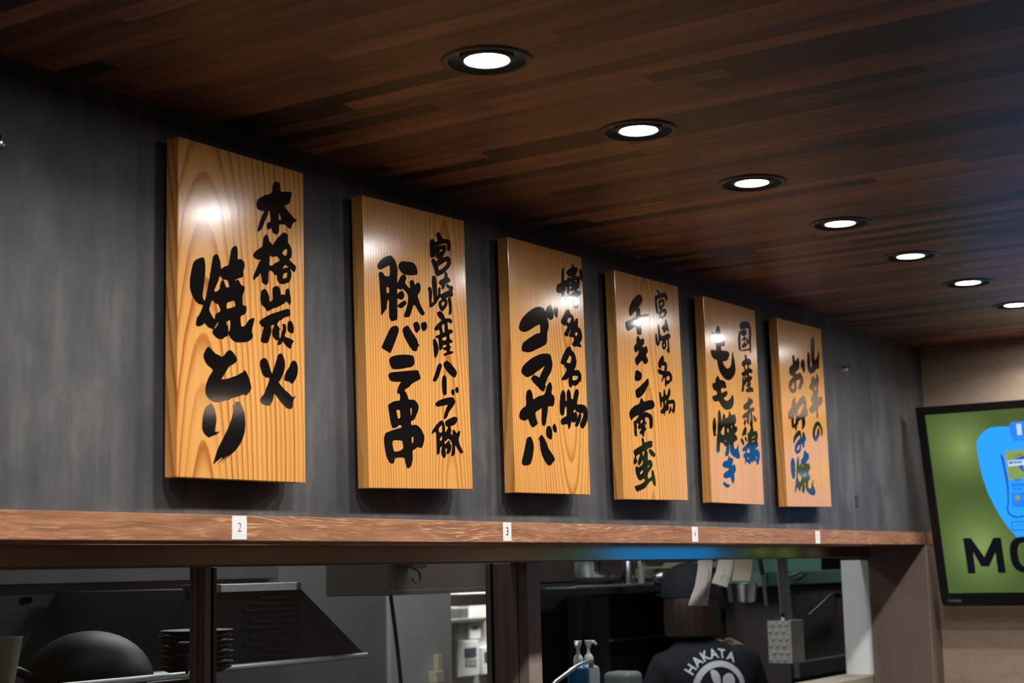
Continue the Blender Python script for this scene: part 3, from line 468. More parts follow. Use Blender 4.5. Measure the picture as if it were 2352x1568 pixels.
  "head": ["-706,1883 -615,1858 -569,1704 -440,1742 -289,1836 -221,1738 -211,1619 -287,1471 -524,1355 -565,1260 -252,1338 -118,1310 4,1199 32,1008 -87,956 -220,806 -426,803 -336,950 -205,1090 -271,1112 -538,1066 -580,966 -558,838 -615,726 -845,636 -1056,665 -1151,755 -1201,869 -1087,1017 -764,1196 -927,1189 -1080,1253 -1086,1360 -1022,1468 -761,1597 -781,1736 -764,1856|-752,1003 -755,792 -985,788 -1007,818 -913,911",
   "96,1819 178,1804 243,1677 226,1467 111,1354 16,1462 -101,1518 -121,1626 -68,1740",
   "-796,504 -721,461 -756,319 -629,348 -536,332 -437,445 -199,568 1,614 104,554 195,418 151,219 242,170 255,72 198,-29 -8,-106 -11,-306 -157,-454 -331,-510 -355,-484 -305,-428 -297,-191 -366,-189 -568,-263 -626,-282 -577,-323 -698,-403 -791,-579 -878,-529 -896,-466 -1008,-498 -1136,-456 -1165,-191 -1316,-220 -1396,-129 -1279,43 -1072,183 -991,369|-34,377 -146,181 -332,41 -595,-70 -605,48 -434,186|-775,0 -761,-96 -834,-313 -949,-367 -962,-266 -866,-69",
   "-554,-542 -436,-574 -396,-766 -355,-764 -294,-633 -202,-569 -129,-636 -35,-751 -50,-849 -169,-908 -223,-1082 -280,-1095 -368,-1044 -385,-970 -469,-983 -494,-1156 -605,-1256 -802,-1304 -958,-1267 -1009,-1152 -953,-1044 -771,-909 -550,-794 -526,-717 -637,-733 -901,-871 -1025,-988 -1084,-932 -1039,-802 -929,-691 -724,-587|-596,-1009 -592,-1073 -672,-1162 -813,-1193 -836,-1167 -740,-1068",
   "-1184,-1439 -1077,-1531 -1045,-1679 -1091,-1997 -1128,-2071 -1228,-2115 -1317,-2085 -1396,-1898 -1395,-1666 -1342,-1518",
   "-774,-1390 -704,-1468 -708,-1686 -572,-1592 -531,-1495 -351,-1393 -274,-1241 -138,-1159 -41,-1255 85,-1251 138,-1357 97,-1445 -99,-1547 -123,-1618 24,-1565 138,-1638 172,-1745 35,-1856 26,-1921 105,-1951 127,-2080 -38,-2158 -82,-2363 150,-2392 243,-2240 391,-2097 334,-2281 471,-2398 513,-2495 442,-2593 242,-2611 -2,-2565 -209,-2471 -274,-2355 -281,-2216 -365,-2228 -331,-2366 -440,-2548 -598,-2508 -613,-2423 -541,-2305 -660,-2370 -758,-2488 -862,-2458 -984,-2370 -1146,-2561 -1168,-2440 -1068,-2207 -944,-1729 -852,-1461|-780,-1900 -723,-1968 -606,-2008 -576,-2082 -731,-2212 -817,-2150 -887,-2077 -827,-1938|-223,-1915 -215,-1958 -390,-2025 -410,-1972|-498,-1643 -416,-1641 -395,-1726 -463,-1685"],
  "side": ["1085,2649 1173,2568 1200,2458 1112,1880 1349,2012 1427,2142 1494,2198 1536,2095 1469,1753 1460,1601 1315,1606 1066,1487 793,1388 624,1398 467,1485 439,1671 480,1950 560,2101 668,2066 719,1937 715,1626 755,1607 836,1669 799,1899 833,2314 925,2545",
   "897,1323 965,1295 967,1217 1134,1274 1182,1400 1246,1438 1327,1310 1382,1247 1300,1040 1259,904 1267,826 1195,733 1207,622 1478,689 1598,613 1529,453 1168,276 1125,-3 1042,-73 985,23 964,165 605,58 418,125 417,212 542,296 1009,555 763,441 690,425 585,485 641,577 839,754 709,834 571,858 481,918 598,1036 708,1110 786,1248|1079,1008 1109,927 966,835 912,859 952,928",
   "1055,-173 1209,-204 1365,-319 1432,-449 1411,-583 1251,-678 1303,-532 1262,-423 1131,-335 1018,-324 890,-407 766,-566 774,-702 919,-592 1017,-423 1091,-370 1158,-439 1167,-571 1011,-742 852,-842 684,-821 573,-716 552,-575 632,-418 829,-245"],
 },
]

# ------------------------------------------------------------------ the setting
def struct(o): o['kind'] = 'structure'; return o
YW = 0.016                                  # face of the dark wall; the boards stand off it
YJ = 0.22                                   # depth of the wall above the serving hatch
LT, LB = Z0+0.0448, Z0-0.0015               # the ledge's upper and lower edge
LAMP_Y, LAMP_X0, LAMP_DX = -0.5952, 2.0956, 0.5287
LAMPS = [LAMP_X0 + LAMP_DX*i for i in range(-4, 8)]
struct(MB().box((-1.6, -4.4, -0.1), (9.6, 3.8, 0)).build('floor', M['wood_dark']))
def circ(cx, cy, r, n=40): return [(cx+r*math.cos(2*math.pi*k/n), cy+r*math.sin(2*math.pi*k/n)) for k in range(n)]
ce = fill_mesh('ceiling', [[[(-1.6, -4.4), (XR+0.12, -4.4), (XR+0.12, 0.03), (-1.6, 0.03)]] + [circ(x, LAMP_Y, 0.069) for x in LAMPS]], 0.012)
o = struct(link('ceiling', ce, M['ceiling'])); o.location = (0, 0, CEIL+0.006)
struct(MB().box((-1.6, 0.03, CEIL), (9.6, 3.8, CEIL+0.05)).build('ceiling_kitchen', M['white_wall']))
struct(MB().box((-1.6, -4.4, CEIL+0.13), (9.6, 0.3, CEIL+0.18)).build('ceiling_void', M['matt_black']))
struct(MB().box((-1.6, YW, LT), (XR, YJ, CEIL+0.05)).build('wall_back', M['panel']))
struct(MB().box((XR, -4.4, 0), (XR+0.12, YW, CEIL+0.02)).build('wall_right', M['beige']))
struct(MB().box((-1.7, -4.4, 0), (-1.6, 3.8, CEIL+0.1)).build('wall_left', M['beige']))
struct(MB().box((-1.7, -4.5, 0), (XR+0.12, -4.4, CEIL+0.1)).build('wall_front', M['beige']))
struct(MB().box((-1.6, 0.02, 0), (XR, YJ, Z0-0.60)).build('wall_below_hatch', M['panel']))
xs = at(1562, 1222, -0.004).x
for nm, a, b in (('trim_1', -1.6, xs-0.0005), ('trim_2', xs+0.0005, XR)):
    o = MB().box((a, -0.004, LB), (b, YJ, LT), 0.0008).build(nm, M['ledge']); struct(o)

# the serving hatch's metal frame and its sliding panes
win = struct(empty('window_1', (3.4, YJ, Z0-0.3)))
def wpart(mb, name, mt, smooth=False):
    o = mb.build(name, mt, None, smooth); o.parent = win; o.matrix_parent_inverse = Matrix.Translation(-Vector(win.location)); o['kind'] = 'structure'; return o
HB = Z0-0.0455                              # lower edge of the head rail
xj = at(2126, 1290, 0).x; SILL = Z0-0.60
wpart(MB().box((-1.6, YJ, HB+0.003), (xj, YJ+0.05, LB), 0.001), 'head_rail', M['bronze_gloss'])
wpart(MB().box((-1.6, YJ-0.001, HB), (xj, YJ+0.05, HB+0.003)), 'rail_lip', M['bronze_light'])
# post between the panes and the open hatch: its left side and narrow front are what shows
xa, xb = at(1211, 1400, YJ).x, at(1241, 1400, YJ).x
wpart(MB().box((xa, YJ, SILL), (xb, YJ+0.105, HB), 0.0012), 'post', M['bronze'])
wpart(MB().box((xa+0.0006, YJ-0.0015, SILL), (xb-0.0006, YJ, HB)), 'post_face', M['bronze_light'])
wpart(MB().box((xa-0.001, YJ+0.028, SILL), (xa, YJ+0.030, HB)), 'post_groove', M['gap'])
wpart(MB().box((xa-0.004, YJ+0.106, SILL), (xa+0.02, YJ+0.112, HB)), 'gap_strip', M['gap'])
wpart(MB().box((xa-0.002, YJ+0.112, SILL), (xa+0.02, YJ+0.128, HB), 0.001), 'pane_stile', M['bronze'])
# meeting stiles of the two sliding panes
YG1, YG2 = YJ+0.045, YJ+0.075
def bar(px0, px1, y0, y1, nm, mt):
    a, b = at(px0, 1420, y0).x, at(px1, 1420, y0).x
    wpart(MB().box((a, y0, SILL), (b, y1, HB), 0.0008), nm, mt)
bar(471, 484, YG1-0.02, YG1, 'stile', M['bronze_light'])
bar(460, 472, YG1-0.016, YG1+0.004, 'stile', M['bronze'])
bar(447, 461, YG1-0.008, YG1+0.006, 'stile', M['bronze_light'])
bar(484, 494, YG2-0.008, YG2+0.004, 'gap_strip', M['gap'])  # the shaded gap beside the stiles, put in as a dark strip
bar(493, 498, YG2-0.012, YG2+0.002, 'stile', M['bronze'])
x0, x1, x2 = -1.6, at(455, 1420, YG1).x, at(1122, 1420, YG2).x
wpart(MB().box((x0, YG1-0.002, SILL), (x1, YG1+0.002, HB)), 'glass_pane', M['glass'])
wpart(MB().box((at(494, 1420, YG2).x, YG2-0.002, SILL), (x2, YG2+0.002, HB)), 'glass_pane', M['glass'])
# the reveal at the right end of the hatch and its casing
wpart(MB().box((xj, 0.0, SILL-0.3), (XR, YJ+0.012, LB), 0.0015), 'jamb', M['bronze'])
wpart(MB().box((xj+0.002, -0.006, 0.0), (xj+0.045, 0.0, LB-0.001), 0.001), 'jamb_casing', M['bronze_light'])
struct(MB().box((-1.6, YJ+0.014, SILL-0.04), (7.4, 0.50, SILL), 0.002).build('trim_3', M['dull_steel']))   # pass-through counter

# kitchen shell behind the hatch
struct(MB().box((-1.6, 1.62, 0), (at(888, 1400, 1.62).x, 1.72, CEIL)).build('wall_kitchen', M['grey_wall']))
bx0, bx1 = at(897, 1400, 1.60).x, at(1036, 1400, 1.60).x
struct(MB().box((bx0, 1.60, 0), (bx1, 2.4, CEIL)).build('wall_partition', M['pale_wall']))
struct(MB().box((5.6, 3.0, 0), (9.5, 3.1, CEIL)).build('wall_kitchen_far', M['white_wall']))
struct(MB().box((at(1236, 1400, 1.5).x, 1.5, 0), (9.5, 1.6, CEIL)).build('wall_kitchen_dark', M['dark_wall']))
struct(MB().box((9.5, -0.1, 0), (9.6, 3.8, CEIL)).build('wall_kitchen_right', M['dark_wall']))
struct(MB().box((-1.6, 3.7, 0), (9.6, 3.8, CEIL)).build('wall_kitchen_back', M['white_wall']))
# soffit above the middle pane
sx0, sx1 = at(893, 1340, 0.75).x, at(1250, 1340, 0.75).x
struct(MB().box((sx0, 0.75, at(1000, 1363, 0.75).z), (sx1, 0.98, CEIL), 0.002).box((sx0, 0.742, at(1000, 1363, 0.75).z), (sx1, 0.752, at(1000, 1352, 0.75).z), 0.001).build('soffit', M['taupe']))

# ------------------------------------------------------------------ menu boards
TH = 0.0298
WOODS = [board_wood(1.3, -0.105, 0.050, 0.13, 0.0125, 0.003, 1.15), board_wood(2.1, 0.105, 0.030, 0.05, 0.0085, 0.003, 0.95),
         board_wood(3.7, 0.085, 0.035, -0.09, 0.0085, 0.003, 1.0), board_wood(4.4, -0.02, 0.055, 0.03, 0.0095, 0.005, 0.95),
         board_wood(5.9, -0.32, 0.10, 0.02, 0.0085, 0.003, 0.9), board_wood(6.6, -0.35, 0.10, 0.05, 0.0080, 0.003, 0.9)]
BLAB = ['leftmost and nearest wooden menu board, arched grain, three thick brush characters down its left',
        'second wooden menu board from the left, small crack and knot, eleven black brush characters',
        'third wooden menu board from the left, white lamp glare on its upper right characters',
        'fourth wooden menu board from the left, thin brush characters, its lower right quarter blank',
        'fifth wooden menu board, lamp glare on its first character, lowest letters mirroring blue',
        'rightmost and farthest wooden menu board, lower half glowing pink and blue from the television']
TILT = [0.003, -0.013, -0.002, -0.006, -0.004, 0.0]
def parse(s): return [[tuple(int(k)*1e-4 for k in q.split(',')) for q in path.split()] for path in s.split('|')]
for i, ((xc, zc, W, H, rot), gl) in enumerate(zip(SIGNS, GLYPHS)):
    r = empty('menu_board', (xc, 0, Z0+zc), (0, -rot, TILT[i]))
    tag(r, BLAB[i], 'sign', 'brush lettered wooden menu boards on the dark wall')
    MB().box((-W/2, -TH, -H/2), (W/2, -0.0005, H/2), 0.0014).build('board', WOODS[i], r)
    for u in (-1, 1): MB().box((u*W*0.3-0.02, -0.001, H*0.32), (u*W*0.3+0.02, YW, H*0.38)).build('hanger_block', WOODS[i], r)
    for key, nm in (('head', 'dish_lettering'), ('side', 'caption_lettering')):
        blobs = [[smooth_closed(p) for p in parse(s)] for s in gl[key]]
        o = link(nm, fill_mesh(nm, blobs, 0.0006), M['ink'], r)
        o.rotation_euler = (math.radians(90), 0, 0); o.location = (0, -TH-0.0003, 0)

# small hooks, shelf numbers and the little tag on the wall
def hook(px, py, label):
    p = at(px, py, YW-0.012); r = empty('picture_hook', (p.x, YW, p.z)); tag(r, label, 'hook', 'picture hooks on the dark wall')
    MB().lathe([(0.0, 0.0), (0.0125, 0.0), (0.0125, 0.003), (0.010, 0.008), (0.009, 0.016), (0.0, 0.018)], (0, 0, 0), 24, 'Y').build('hook_body', M['chrome'], r, True)
    MB().box((-0.0014, -0.021, 0.0), (0.0014, -0.017, 0.010)).build('slot', M['black'], r)
    MB().tube([(0.009, -0.004, -0.002), (0.015, -0.012, -0.003)], 0.002, 8).build('pin', M['chrome'], r, True)
hook(1944, 846, 'small round chrome hook on the dark wall right of the farthest menu board')
hook(-3, 325, 'chrome hook cut by the left edge of the photo')
p = at(1968, 1151, YW)
o = MB().box((p.x-0.015, YW-0.002, p.z-0.021), (p.x+0.015, YW, p.z+0.021), 0.0006).build('wall_tag', speckled('mottled_dark_tag', (0.035, 0.035, 0.036), 0.5, 0.9, 160))
tag(o, 'tiny dark tag on the grey wall beyond the farthest menu board', 'tag')
STK = [(533.5, 567.5, 1184.5, 1238.5, '2', 0.024, (0.2, 0.2, 0.2)), (1156, 1175, 1199.5, 1242, '3', 0.027, (0.02, 0.02, 0.02)),
       (1590, 1603.5, 1209.5, 1244, '4', 0.024, (0.2, 0.2, 0.2)), (1873.5, 1884, 1219, 1248, '5', 0.026, (0.35, 0.35, 0.38))]
for px0, px1, py0, py1, d, sz, col in STK:
    a = at(px0, (py0+py1)/2, -0.005); b = at(px1, (py0+py1)/2, -0.005); t = at((px0+px1)/2, py0, -0.005).z; u = at((px0+px1)/2, py1, -0.005).z
    c = Vector(((a.x+b.x)/2, -0.004, (t+u)/2)); r = empty('number_sticker', c)
    tag(r, {'2': 'large white sticker numbered 2, nearest on the wooden ledge', '3': 'white sticker numbered 3 on the wooden ledge under the gap left of the third board', '4': 'narrow white sticker numbered 4 on the wooden ledge below the fifth board', '5': 'faint white sticker farthest along the wooden ledge'}[d], 'sticker', 'number stickers on the wooden ledge')
    MB().box((a.x-c.x, -0.0006, u-c.z), (b.x-c.x, 0, t-c.z), 0.0002, 1).build('label_paper', M['sticker'], r)
    me = text_mesh(d, sz, 0.0002); o = link('digit', me, mat('digit_ink', col, 0.6), r); o.rotation_euler = (math.radians(90), 0, 0); o.location = (0.0, -0.0008, 0)

# ------------------------------------------------------------------ downlights
M['ring'] = mat('grey_bronze_trim', (0.055, 0.052, 0.047), 0.38, 0.3)
M['lens'] = mat('lit_lens', (1, 1, 1), 0.3, emit=(1.0, 0.985, 0.96), es=190.0)
def downlight(x, label):
    r = empty('downlight', (x, LAMP_Y, CEIL)); tag(r, label, 'downlight', 'recessed downlights along the plank ceiling')
    MB().lathe([(0.064, 0.010), (0.0645, -0.001), (0.066, -0.0035), (0.073, -0.0035), (0.0765, -0.0015), (0.0768, 0.0), (0.068, 0.0005)], (0, 0, 0), 64).build('trim_ring', M['ring'], r, True)
    MB().lathe([(0.0645, 0.002), (0.060, 0.030), (0.050, 0.055), (0.0, 0.06)], (0, 0, 0), 48).build('recess', M['matt_black'], r, True)
    MB().lathe([(0.0375, 0.018), (0.0375, -0.001), (0.0395, -0.002), (0.046, 0.001), (0.047, 0.018)], (0, 0, 0), 48).build('gimbal_ring', M['ring'], r, True)
    MB().lathe([(0.0, 0.0002), (0.030, 0.0008), (0.0375, 0.003)], (0, 0, 0), 48).build('lens', M['lens'], r, True)
    ld = bpy.data.lights.new('downlight_beam', 'AREA'); ld.shape = 'DISK'; ld.size = 0.072; ld.energy = LAMP_W; ld.color = (1.0, 0.955, 0.90); ld.spread = math.radians(LAMP_A)
    lo = bpy.data.objects.new('downlight_beam', ld); lo.location = (0, 0, -0.006); COL.objects.link(lo); lo.parent = r
LAMP_W, LAMP_A = 5.6, 152.0
ordn = ['nearest and largest glowing downlight in the ceiling row', 'second downlight of the ceiling row counting from the nearest', 'third downlight of the ceiling row counting from the nearest', 'fourth downlight in the middle of the seven visible', 'third downlight of the ceiling row counting from the farthest', 'second farthest downlight of the ceiling row', 'farthest downlight, cut by the right edge of the photo']
for k, x in enumerate(LAMPS):
    i = k-4
    downlight(x, ordn[i] if 0 <= i < 7 else 'downlight of the same ceiling row outside the photo')

# ------------------------------------------------------------------ television
YT = -0.045
TLc, BLc = at(2103, 937, YT), at(2164, 1391, YT)
up = (TLc-BLc).normalized(); right = Vector((0, -1, 0)); back = up.cross(right)   # local X, Z and Y
tvH = (TLc-BLc).length; tvW = 1.24
Mtv = Matrix((right, back, up)).transposed().to_4x4(); Mtv.translation = BLc
tv = empty('television', BLc); tv.matrix_world = Mtv
tag(tv, 'large flat television tilted forward on the beige wall, green and blue drink advert', 'television')
def tp(px, py):
    d = ray(px, py); t = (BLc-CAM).dot(back)/d.dot(back); q = Mtv.inverted() @ (CAM + d*t); return (q.x, q.z)
def tq(cx, cy): return tp(2080+cx/3.0147, 900+cy/3.0147)     # from an enlarged view of the set
sx0, sz1 = tq(132, 160); sx0 = (sx0 + tq(302, 1392)[0])/2; sz0 = tq(302, 1392)[1]; sx1 = tvW-sx0
fr = [[(0, 0.026), (0.004, 0.010), (0.012, 0.002), (0.03, 0), (tvW-0.03, 0), (tvW-0.012, 0.002), (tvW-0.004, 0.010), (tvW, 0.026), (tvW, tvH), (0, tvH)], [(sx0, sz0), (sx1, sz0), (sx1, sz1), (sx0, sz1)]]
bez = link('bezel', fill_mesh('bezel', [fr], 0.018), M['black'], tv); bez.rotation_euler = (math.radians(90), 0, 0); bez.location = (0, 0.003, 0)
MB().box((0.01, 0.010, 0.01), (tvW-0.01, 0.045, tvH-0.01), 0.006).box((0.25, 0.045, 0.12), (tvW-0.25, 0.07, tvH-0.25), 0.006).build('back_cover', M['matt_black'], tv)
TVE = 1.15
def emi(name, fn):
    m = mat(name, (0, 0, 0), 0.25); g = NT(m); col = fn(g) if callable(fn) else None
    if col is None: g.b.inputs['Emission Color'].default_value = (*fn, 1)
    else: g.put(g.b.inputs['Emission Color'], col)
    g.b.inputs['Emission Strength'].default_value = TVE; return m
def glow(g, pts, base, hot):
    x, y, z = g.xyz(g.coords()); acc = None
    for cx, cz, r in pts:
        d = g.math('SQRT', g.math('ADD', g.math('POWER', g.math('SUBTRACT', x, cx), 2.0), g.math('POWER', g.math('SUBTRACT', z, cz), 2.0)))
        f = g.math('POWER', g.math('MAXIMUM', g.math('SUBTRACT', 1.0, g.math('DIVIDE', d, r)), 0.0), 1.6)
        acc = f if acc is None else g.math('MAXIMUM', acc, f)
    return g.mix('MIX', acc, (*base, 1), (*hot, 1))
g1, g2 = tq(395, 385), tq(520, 1070); b1 = tq(690, 390)
M['tv_green'] = emi('screen_green', lambda g: glow(g, [(g1[0], g1[1], 0.17), (g2[0], g2[1], 0.20), (0.75, 0.2, 0.25), (1.05, 0.5, 0.25)], (0.062, 0.098, 0.026), (0.20, 0.29, 0.085)))
M['tv_blue'] = emi('screen_blue', lambda g: glow(g, [(b1[0], b1[1], 0.24), (b1[0]+0.42, b1[1]-0.05, 0.25)], (0.02, 0.33, 0.95), (0.62, 0.72, 0.98)))
M['tv_black'] = emi('screen_black', (0.002, 0.003, 0.006)); M['tv_navy'] = emi('screen_navy', (0.01, 0.07, 0.40)); M['tv_mid'] = emi('screen_mid_blue', (0.02, 0.20, 0.80)); M['tv_pale'] = emi('screen_pale', (0.45, 0.65, 0.98)); M['tv_olive'] = emi('screen_olive', (0.22, 0.30, 0.09))
scr = MB().box((sx0-0.002, 0.001, sz0-0.002), (sx1+0.002, 0.009, sz1+0.002)).build('screen', M['tv_green'], tv)
def flat(name, mt, blobs, dy, parent=scr):
    o = link(name, fill_mesh(name, blobs, 0.0002), mt, parent); o.rotation_euler = (math.radians(90), 0, 0); o.location = (0, 0.001-dy, 0); return o
bcx = tq(862, 400)[0]
def mirr(path, c): return path + [(2*c-x, z) for x, z in path[::-1]]
T = lambda pts: [tq(*q) for q in pts]
left = T([(840, 236), (718, 238), (640, 240), (590, 246), (545, 268), (512, 305), (494, 345), (492, 370), (505, 460), (530, 580), (570, 700), (640, 835), (700, 925), (770, 1005), (845, 1060)])
flat('blue_shape', M['tv_blue'], [[mirr(left + [(left[-1][0]+0.08, left[-1][1]-0.07), (tvW/2-0.05, max(sz0+0.04, left[-1][1]-0.16))], tvW/2)]], 0.0004)
flat('bottle_cap', M['tv_mid'], [[mirr(T([(858, 200), (735, 206), (722, 218), (720, 260), (735, 318), (858, 310)]), bcx)], [mirr(T([(858, 316), (745, 322), (740, 340), (858, 332)]), bcx)]], 0.0008)
flat('cap_highlight', M['tv_pale'], [[T([(765, 222), (800, 218), (806, 296), (775, 300)])]], 0.0012)
flat('bottle_edge', M['tv_navy'], [[T([(662, 428), (680, 462), (690, 520), (706, 590), (714, 660), (716, 760), (710, 815), (722, 840), (745, 856), (790, 862), (800, 856), (818, 852), (818, 864), (780, 872), (740, 866), (712, 845), (700, 815), (706, 760), (702, 660), (690, 590), (676, 520), (664, 470), (657, 440)])]], 0.0008)
flat('bottle_label', M['tv_olive'], [[mirr(T([(858, 398), (688, 405), (700, 500), (716, 608), (858, 594)]), bcx)]], 0.0008)
flat('label_band', M['tv_pale'], [[mirr(T([(858, 462), (706, 474), (712, 515), (858, 502)]), bcx)]], 0.0012)
flat('label_wedge', M['tv_navy'], [[T([(745, 468), (820, 438), (820, 470), (812, 510), (822, 560), (780, 512), (790, 468)])]], 0.0010)
flat('label_stripe', M['tv_mid'], [[mirr(T([(858, 622), (735, 630), (728, 645), (735, 658), (858, 652)]), bcx)], [mirr(T([(858, 690), (730, 698), (742, 800), (858, 796)]), bcx)]], 0.0008)
flat('label_medal', M['tv_olive'], [[circ(*tq(776, 731), 0.010, 28)]], 0.0012)
flat('note_box', M['tv_navy'], [[mirr(T([(858, 892), (730, 897), (740, 960), (858, 955)]), bcx), mirr(T([(858, 897), (735, 902), (744, 954), (858, 950)]), bcx)]], 0.0008)
# lettering of the advert and the maker's name
Mp = T([(398, 1011), (452, 1011), (546, 1142), (607, 1008), (660, 1008), (695, 1252), (642, 1252), (622, 1110), (580, 1207), (525, 1207), (468, 1108), (485, 1255), (434, 1257)])
oc = tq(838, 1128); ol = tq(724, 1128); ot = tq(838, 1000)[1]; ob = tq(838, 1252)[1]; rx = oc[0]-ol[0]; rz = (ot-ob)/2; zc = (ot+ob)/2
def sup(rx, rz): return [(oc[0]+math.copysign(abs(math.cos(a))**0.75, math.cos(a))*rx, zc+math.copysign(abs(math.sin(a))**0.75, math.sin(a))*rz) for a in [2*math.pi*k/48 for k in range(48)]]
flat('advert_lettering', M['tv_black'], [[Mp], [sup(rx, rz), sup(rx*0.52, rz*0.68)]], 0.0012)
def tvtext(name, txt, c, size, mt, dy, sx=1.0, parent=scr, rot=0.0, align='LEFT', bold=0.0):
    o = link(name, text_mesh(txt, size, 0.0002, align, bold), mt, parent); o.rotation_euler = (math.radians(90), rot, 0); o.location = (c[0], 0.001-dy, c[1]); o.scale = (sx, 1, 1); return o
tvtext('label_lettering', 'MOND', tq(716, 490), 0.0135, M['tv_black'], 0.0016, 1.15, bold=0.0004)
tvtext('label_lettering', 'PREMI', tq(750, 610), 0.010, M['tv_navy'], 0.0016, bold=0.0002)
tvtext('label_lettering', '\u7279\u5225\u91b8', tq(745, 675), 0.011, M['tv_navy'], 0.0016)
tvtext('label_lettering', 'ALCHMA', tq(752, 446), 0.008, M['tv_black'], 0.0016, rot=math.radians(-12))
tvtext('label_lettering', '\u30ce\u30f3\u30a2', tq(747, 926), 0.017, M['tv_navy'], 0.0016)
M['logo'] = mat('silver_print', (0.22, 0.22, 0.22), 0.4)
c = tq(296, 1443); tvtext('maker_name', 'TOSHIBA', c, 0.0125, M['logo'], 0.0078, 1.05, tv, bold=0.0003)
c = tq(110, 132); tvtext('series_name', 'REGZA', c, 0.0115, mat('dark_print', (0.022, 0.022, 0.022), 0.5), 0.0078, 1.25, tv)
# the arm that holds it off the wall
ctr = Mtv @ Vector((tvW/2, 0.07, tvH*0.42))
bm_ = MB().box((XR-0.014, ctr.y-0.12, ctr.z-0.10), (XR-0.001, ctr.y+0.12, ctr.z+0.10), 0.002).tube([(XR-0.01, ctr.y, ctr.z), (ctr.x, ctr.y, ctr.z)], 0.02, 12)
inv = Mtv.inverted()
for v in bm_.bm.verts: v.co = inv @ v.co
bm_.build('wall_bracket', M['matt_black'], tv)

# ------------------------------------------------------------------ kitchen, left panes
def obj(mb, name, mt, label, cat, group=None, smooth=False):
    o = mb.build(name, mt, None, smooth); return tag(o, label, cat, group)
def bx(px0, py0, px1, py1, y, d, bev=0.0):
    """a box whose front face is seen in the photo between two pixels on the plane Y = y"""
    a = at(px0, (py0+py1)/2, y); b = at(px1, (py0+py1)/2, y); t = at((px0+px1)/2, py0, y).z; u = at((px0+px1)/2, py1, y).z
    return (a.x, y, u), (b.x, y+d, t), bev
def P2(r):    # world points to a thing's own frame
    return lambda p: Vector(p)-Vector(r.location)
# range hood: a wedge of black steel with a bright top bar and a lip rail, standing out from the kitchen wall
yh = 0.95
h0, h1, h2 = at(685, 1336, yh), at(836, 1500, yh), at(690, 1520, yh)
hl = at(120, 1372, yh); hb = at(200, 1556, yh)
hood = empty('range_hood', (2.9, yh, h1.z)); tag(hood, 'black steel range hood with slanted end and bright lip behind the middle pane', 'range hood')
L = P2(hood); zt = h0.z; zb = h1.z
ha, hb_ = at(432, 1366, yh).x, at(330, 1530, yh).x
def hoodpoly(xl): return [(ha, zt-0.012), (h0.x, zt-0.012), (h1.x, zb), (hb_, zb)]
MB().prism(hoodpoly(2.0), lambda u, v, d: L((u, d, v)), yh, 1.45, 0.001).build('canopy', M['black_steel'], hood)
MB().box(L((ha, yh-0.012, zt-0.020)), L((h0.x, yh+0.02, zt)), 0.001).build('top_bar', M['dull_steel'], hood)
a = at(498, 1352, yh); b = at(672, 1352, yh); c = at(585, 1356, yh).z; d = at(585, 1338, yh).z
MB().box(L((a.x, yh-0.016, at(585, 1357, yh).z)), L((b.x, yh, at(585, 1340, yh).z)), 0.001).build('light_strip', M['bright_steel'], hood)
nl = MB()
for k in range(12):
    z = at(620, 1372+k*13.2, yh-0.01).z; a = at(600-(k % 3)*18, 1372, yh-0.01).x; b = at(690+(k % 4)*2, 1372, yh-0.01).x
    nl.box(L((a, yh-0.008, z-0.003)), L((b, yh, z+0.002)), 0.0008)
nl.build('filter_louvre', M['black_steel'], hood)
MB().tube([L((hb_, yh-0.01, zb-0.006)), L((h1.x, yh-0.01, zb-0.006))], 0.0085, 12).build('lip_rail', M['bright_steel'], hood, True)
# dark steel splash panel and its upper strip seen through the left pane
o = MB().box((1.0, 1.50, Z0-0.6), (at(640, 1400, 1.50).x, 1.60, at(300, 1336, 1.50).z)).build('splash_panel', M['dull_steel']); tag(o, 'grey steel splash panel with bolt holes behind the left pane', 'panel')
for px, py, r in ((54, 1379, 0.011), (67, 1377, 0.009), (354, 1363, 0.009), (366, 1362, 0.007)):
    p = at(px, py, 1.498); hh = MB().lathe([(0, 0.0), (r, 0.0), (r, 0.006)], (p.x, 1.5, p.z), 16, 'Y').build('bolt_hole', M['gap'], o)
o = MB().box((0.6, 1.46, at(300, 1336, 1.46).z), (at(640, 1400, 1.46).x, 1.60, at(300, 1290, 1.46).z), 0.002).build('wall_cupboard', M['grey_wall']); tag(o, 'long grey cupboard front above the splash panel, top left pane', 'cupboard')
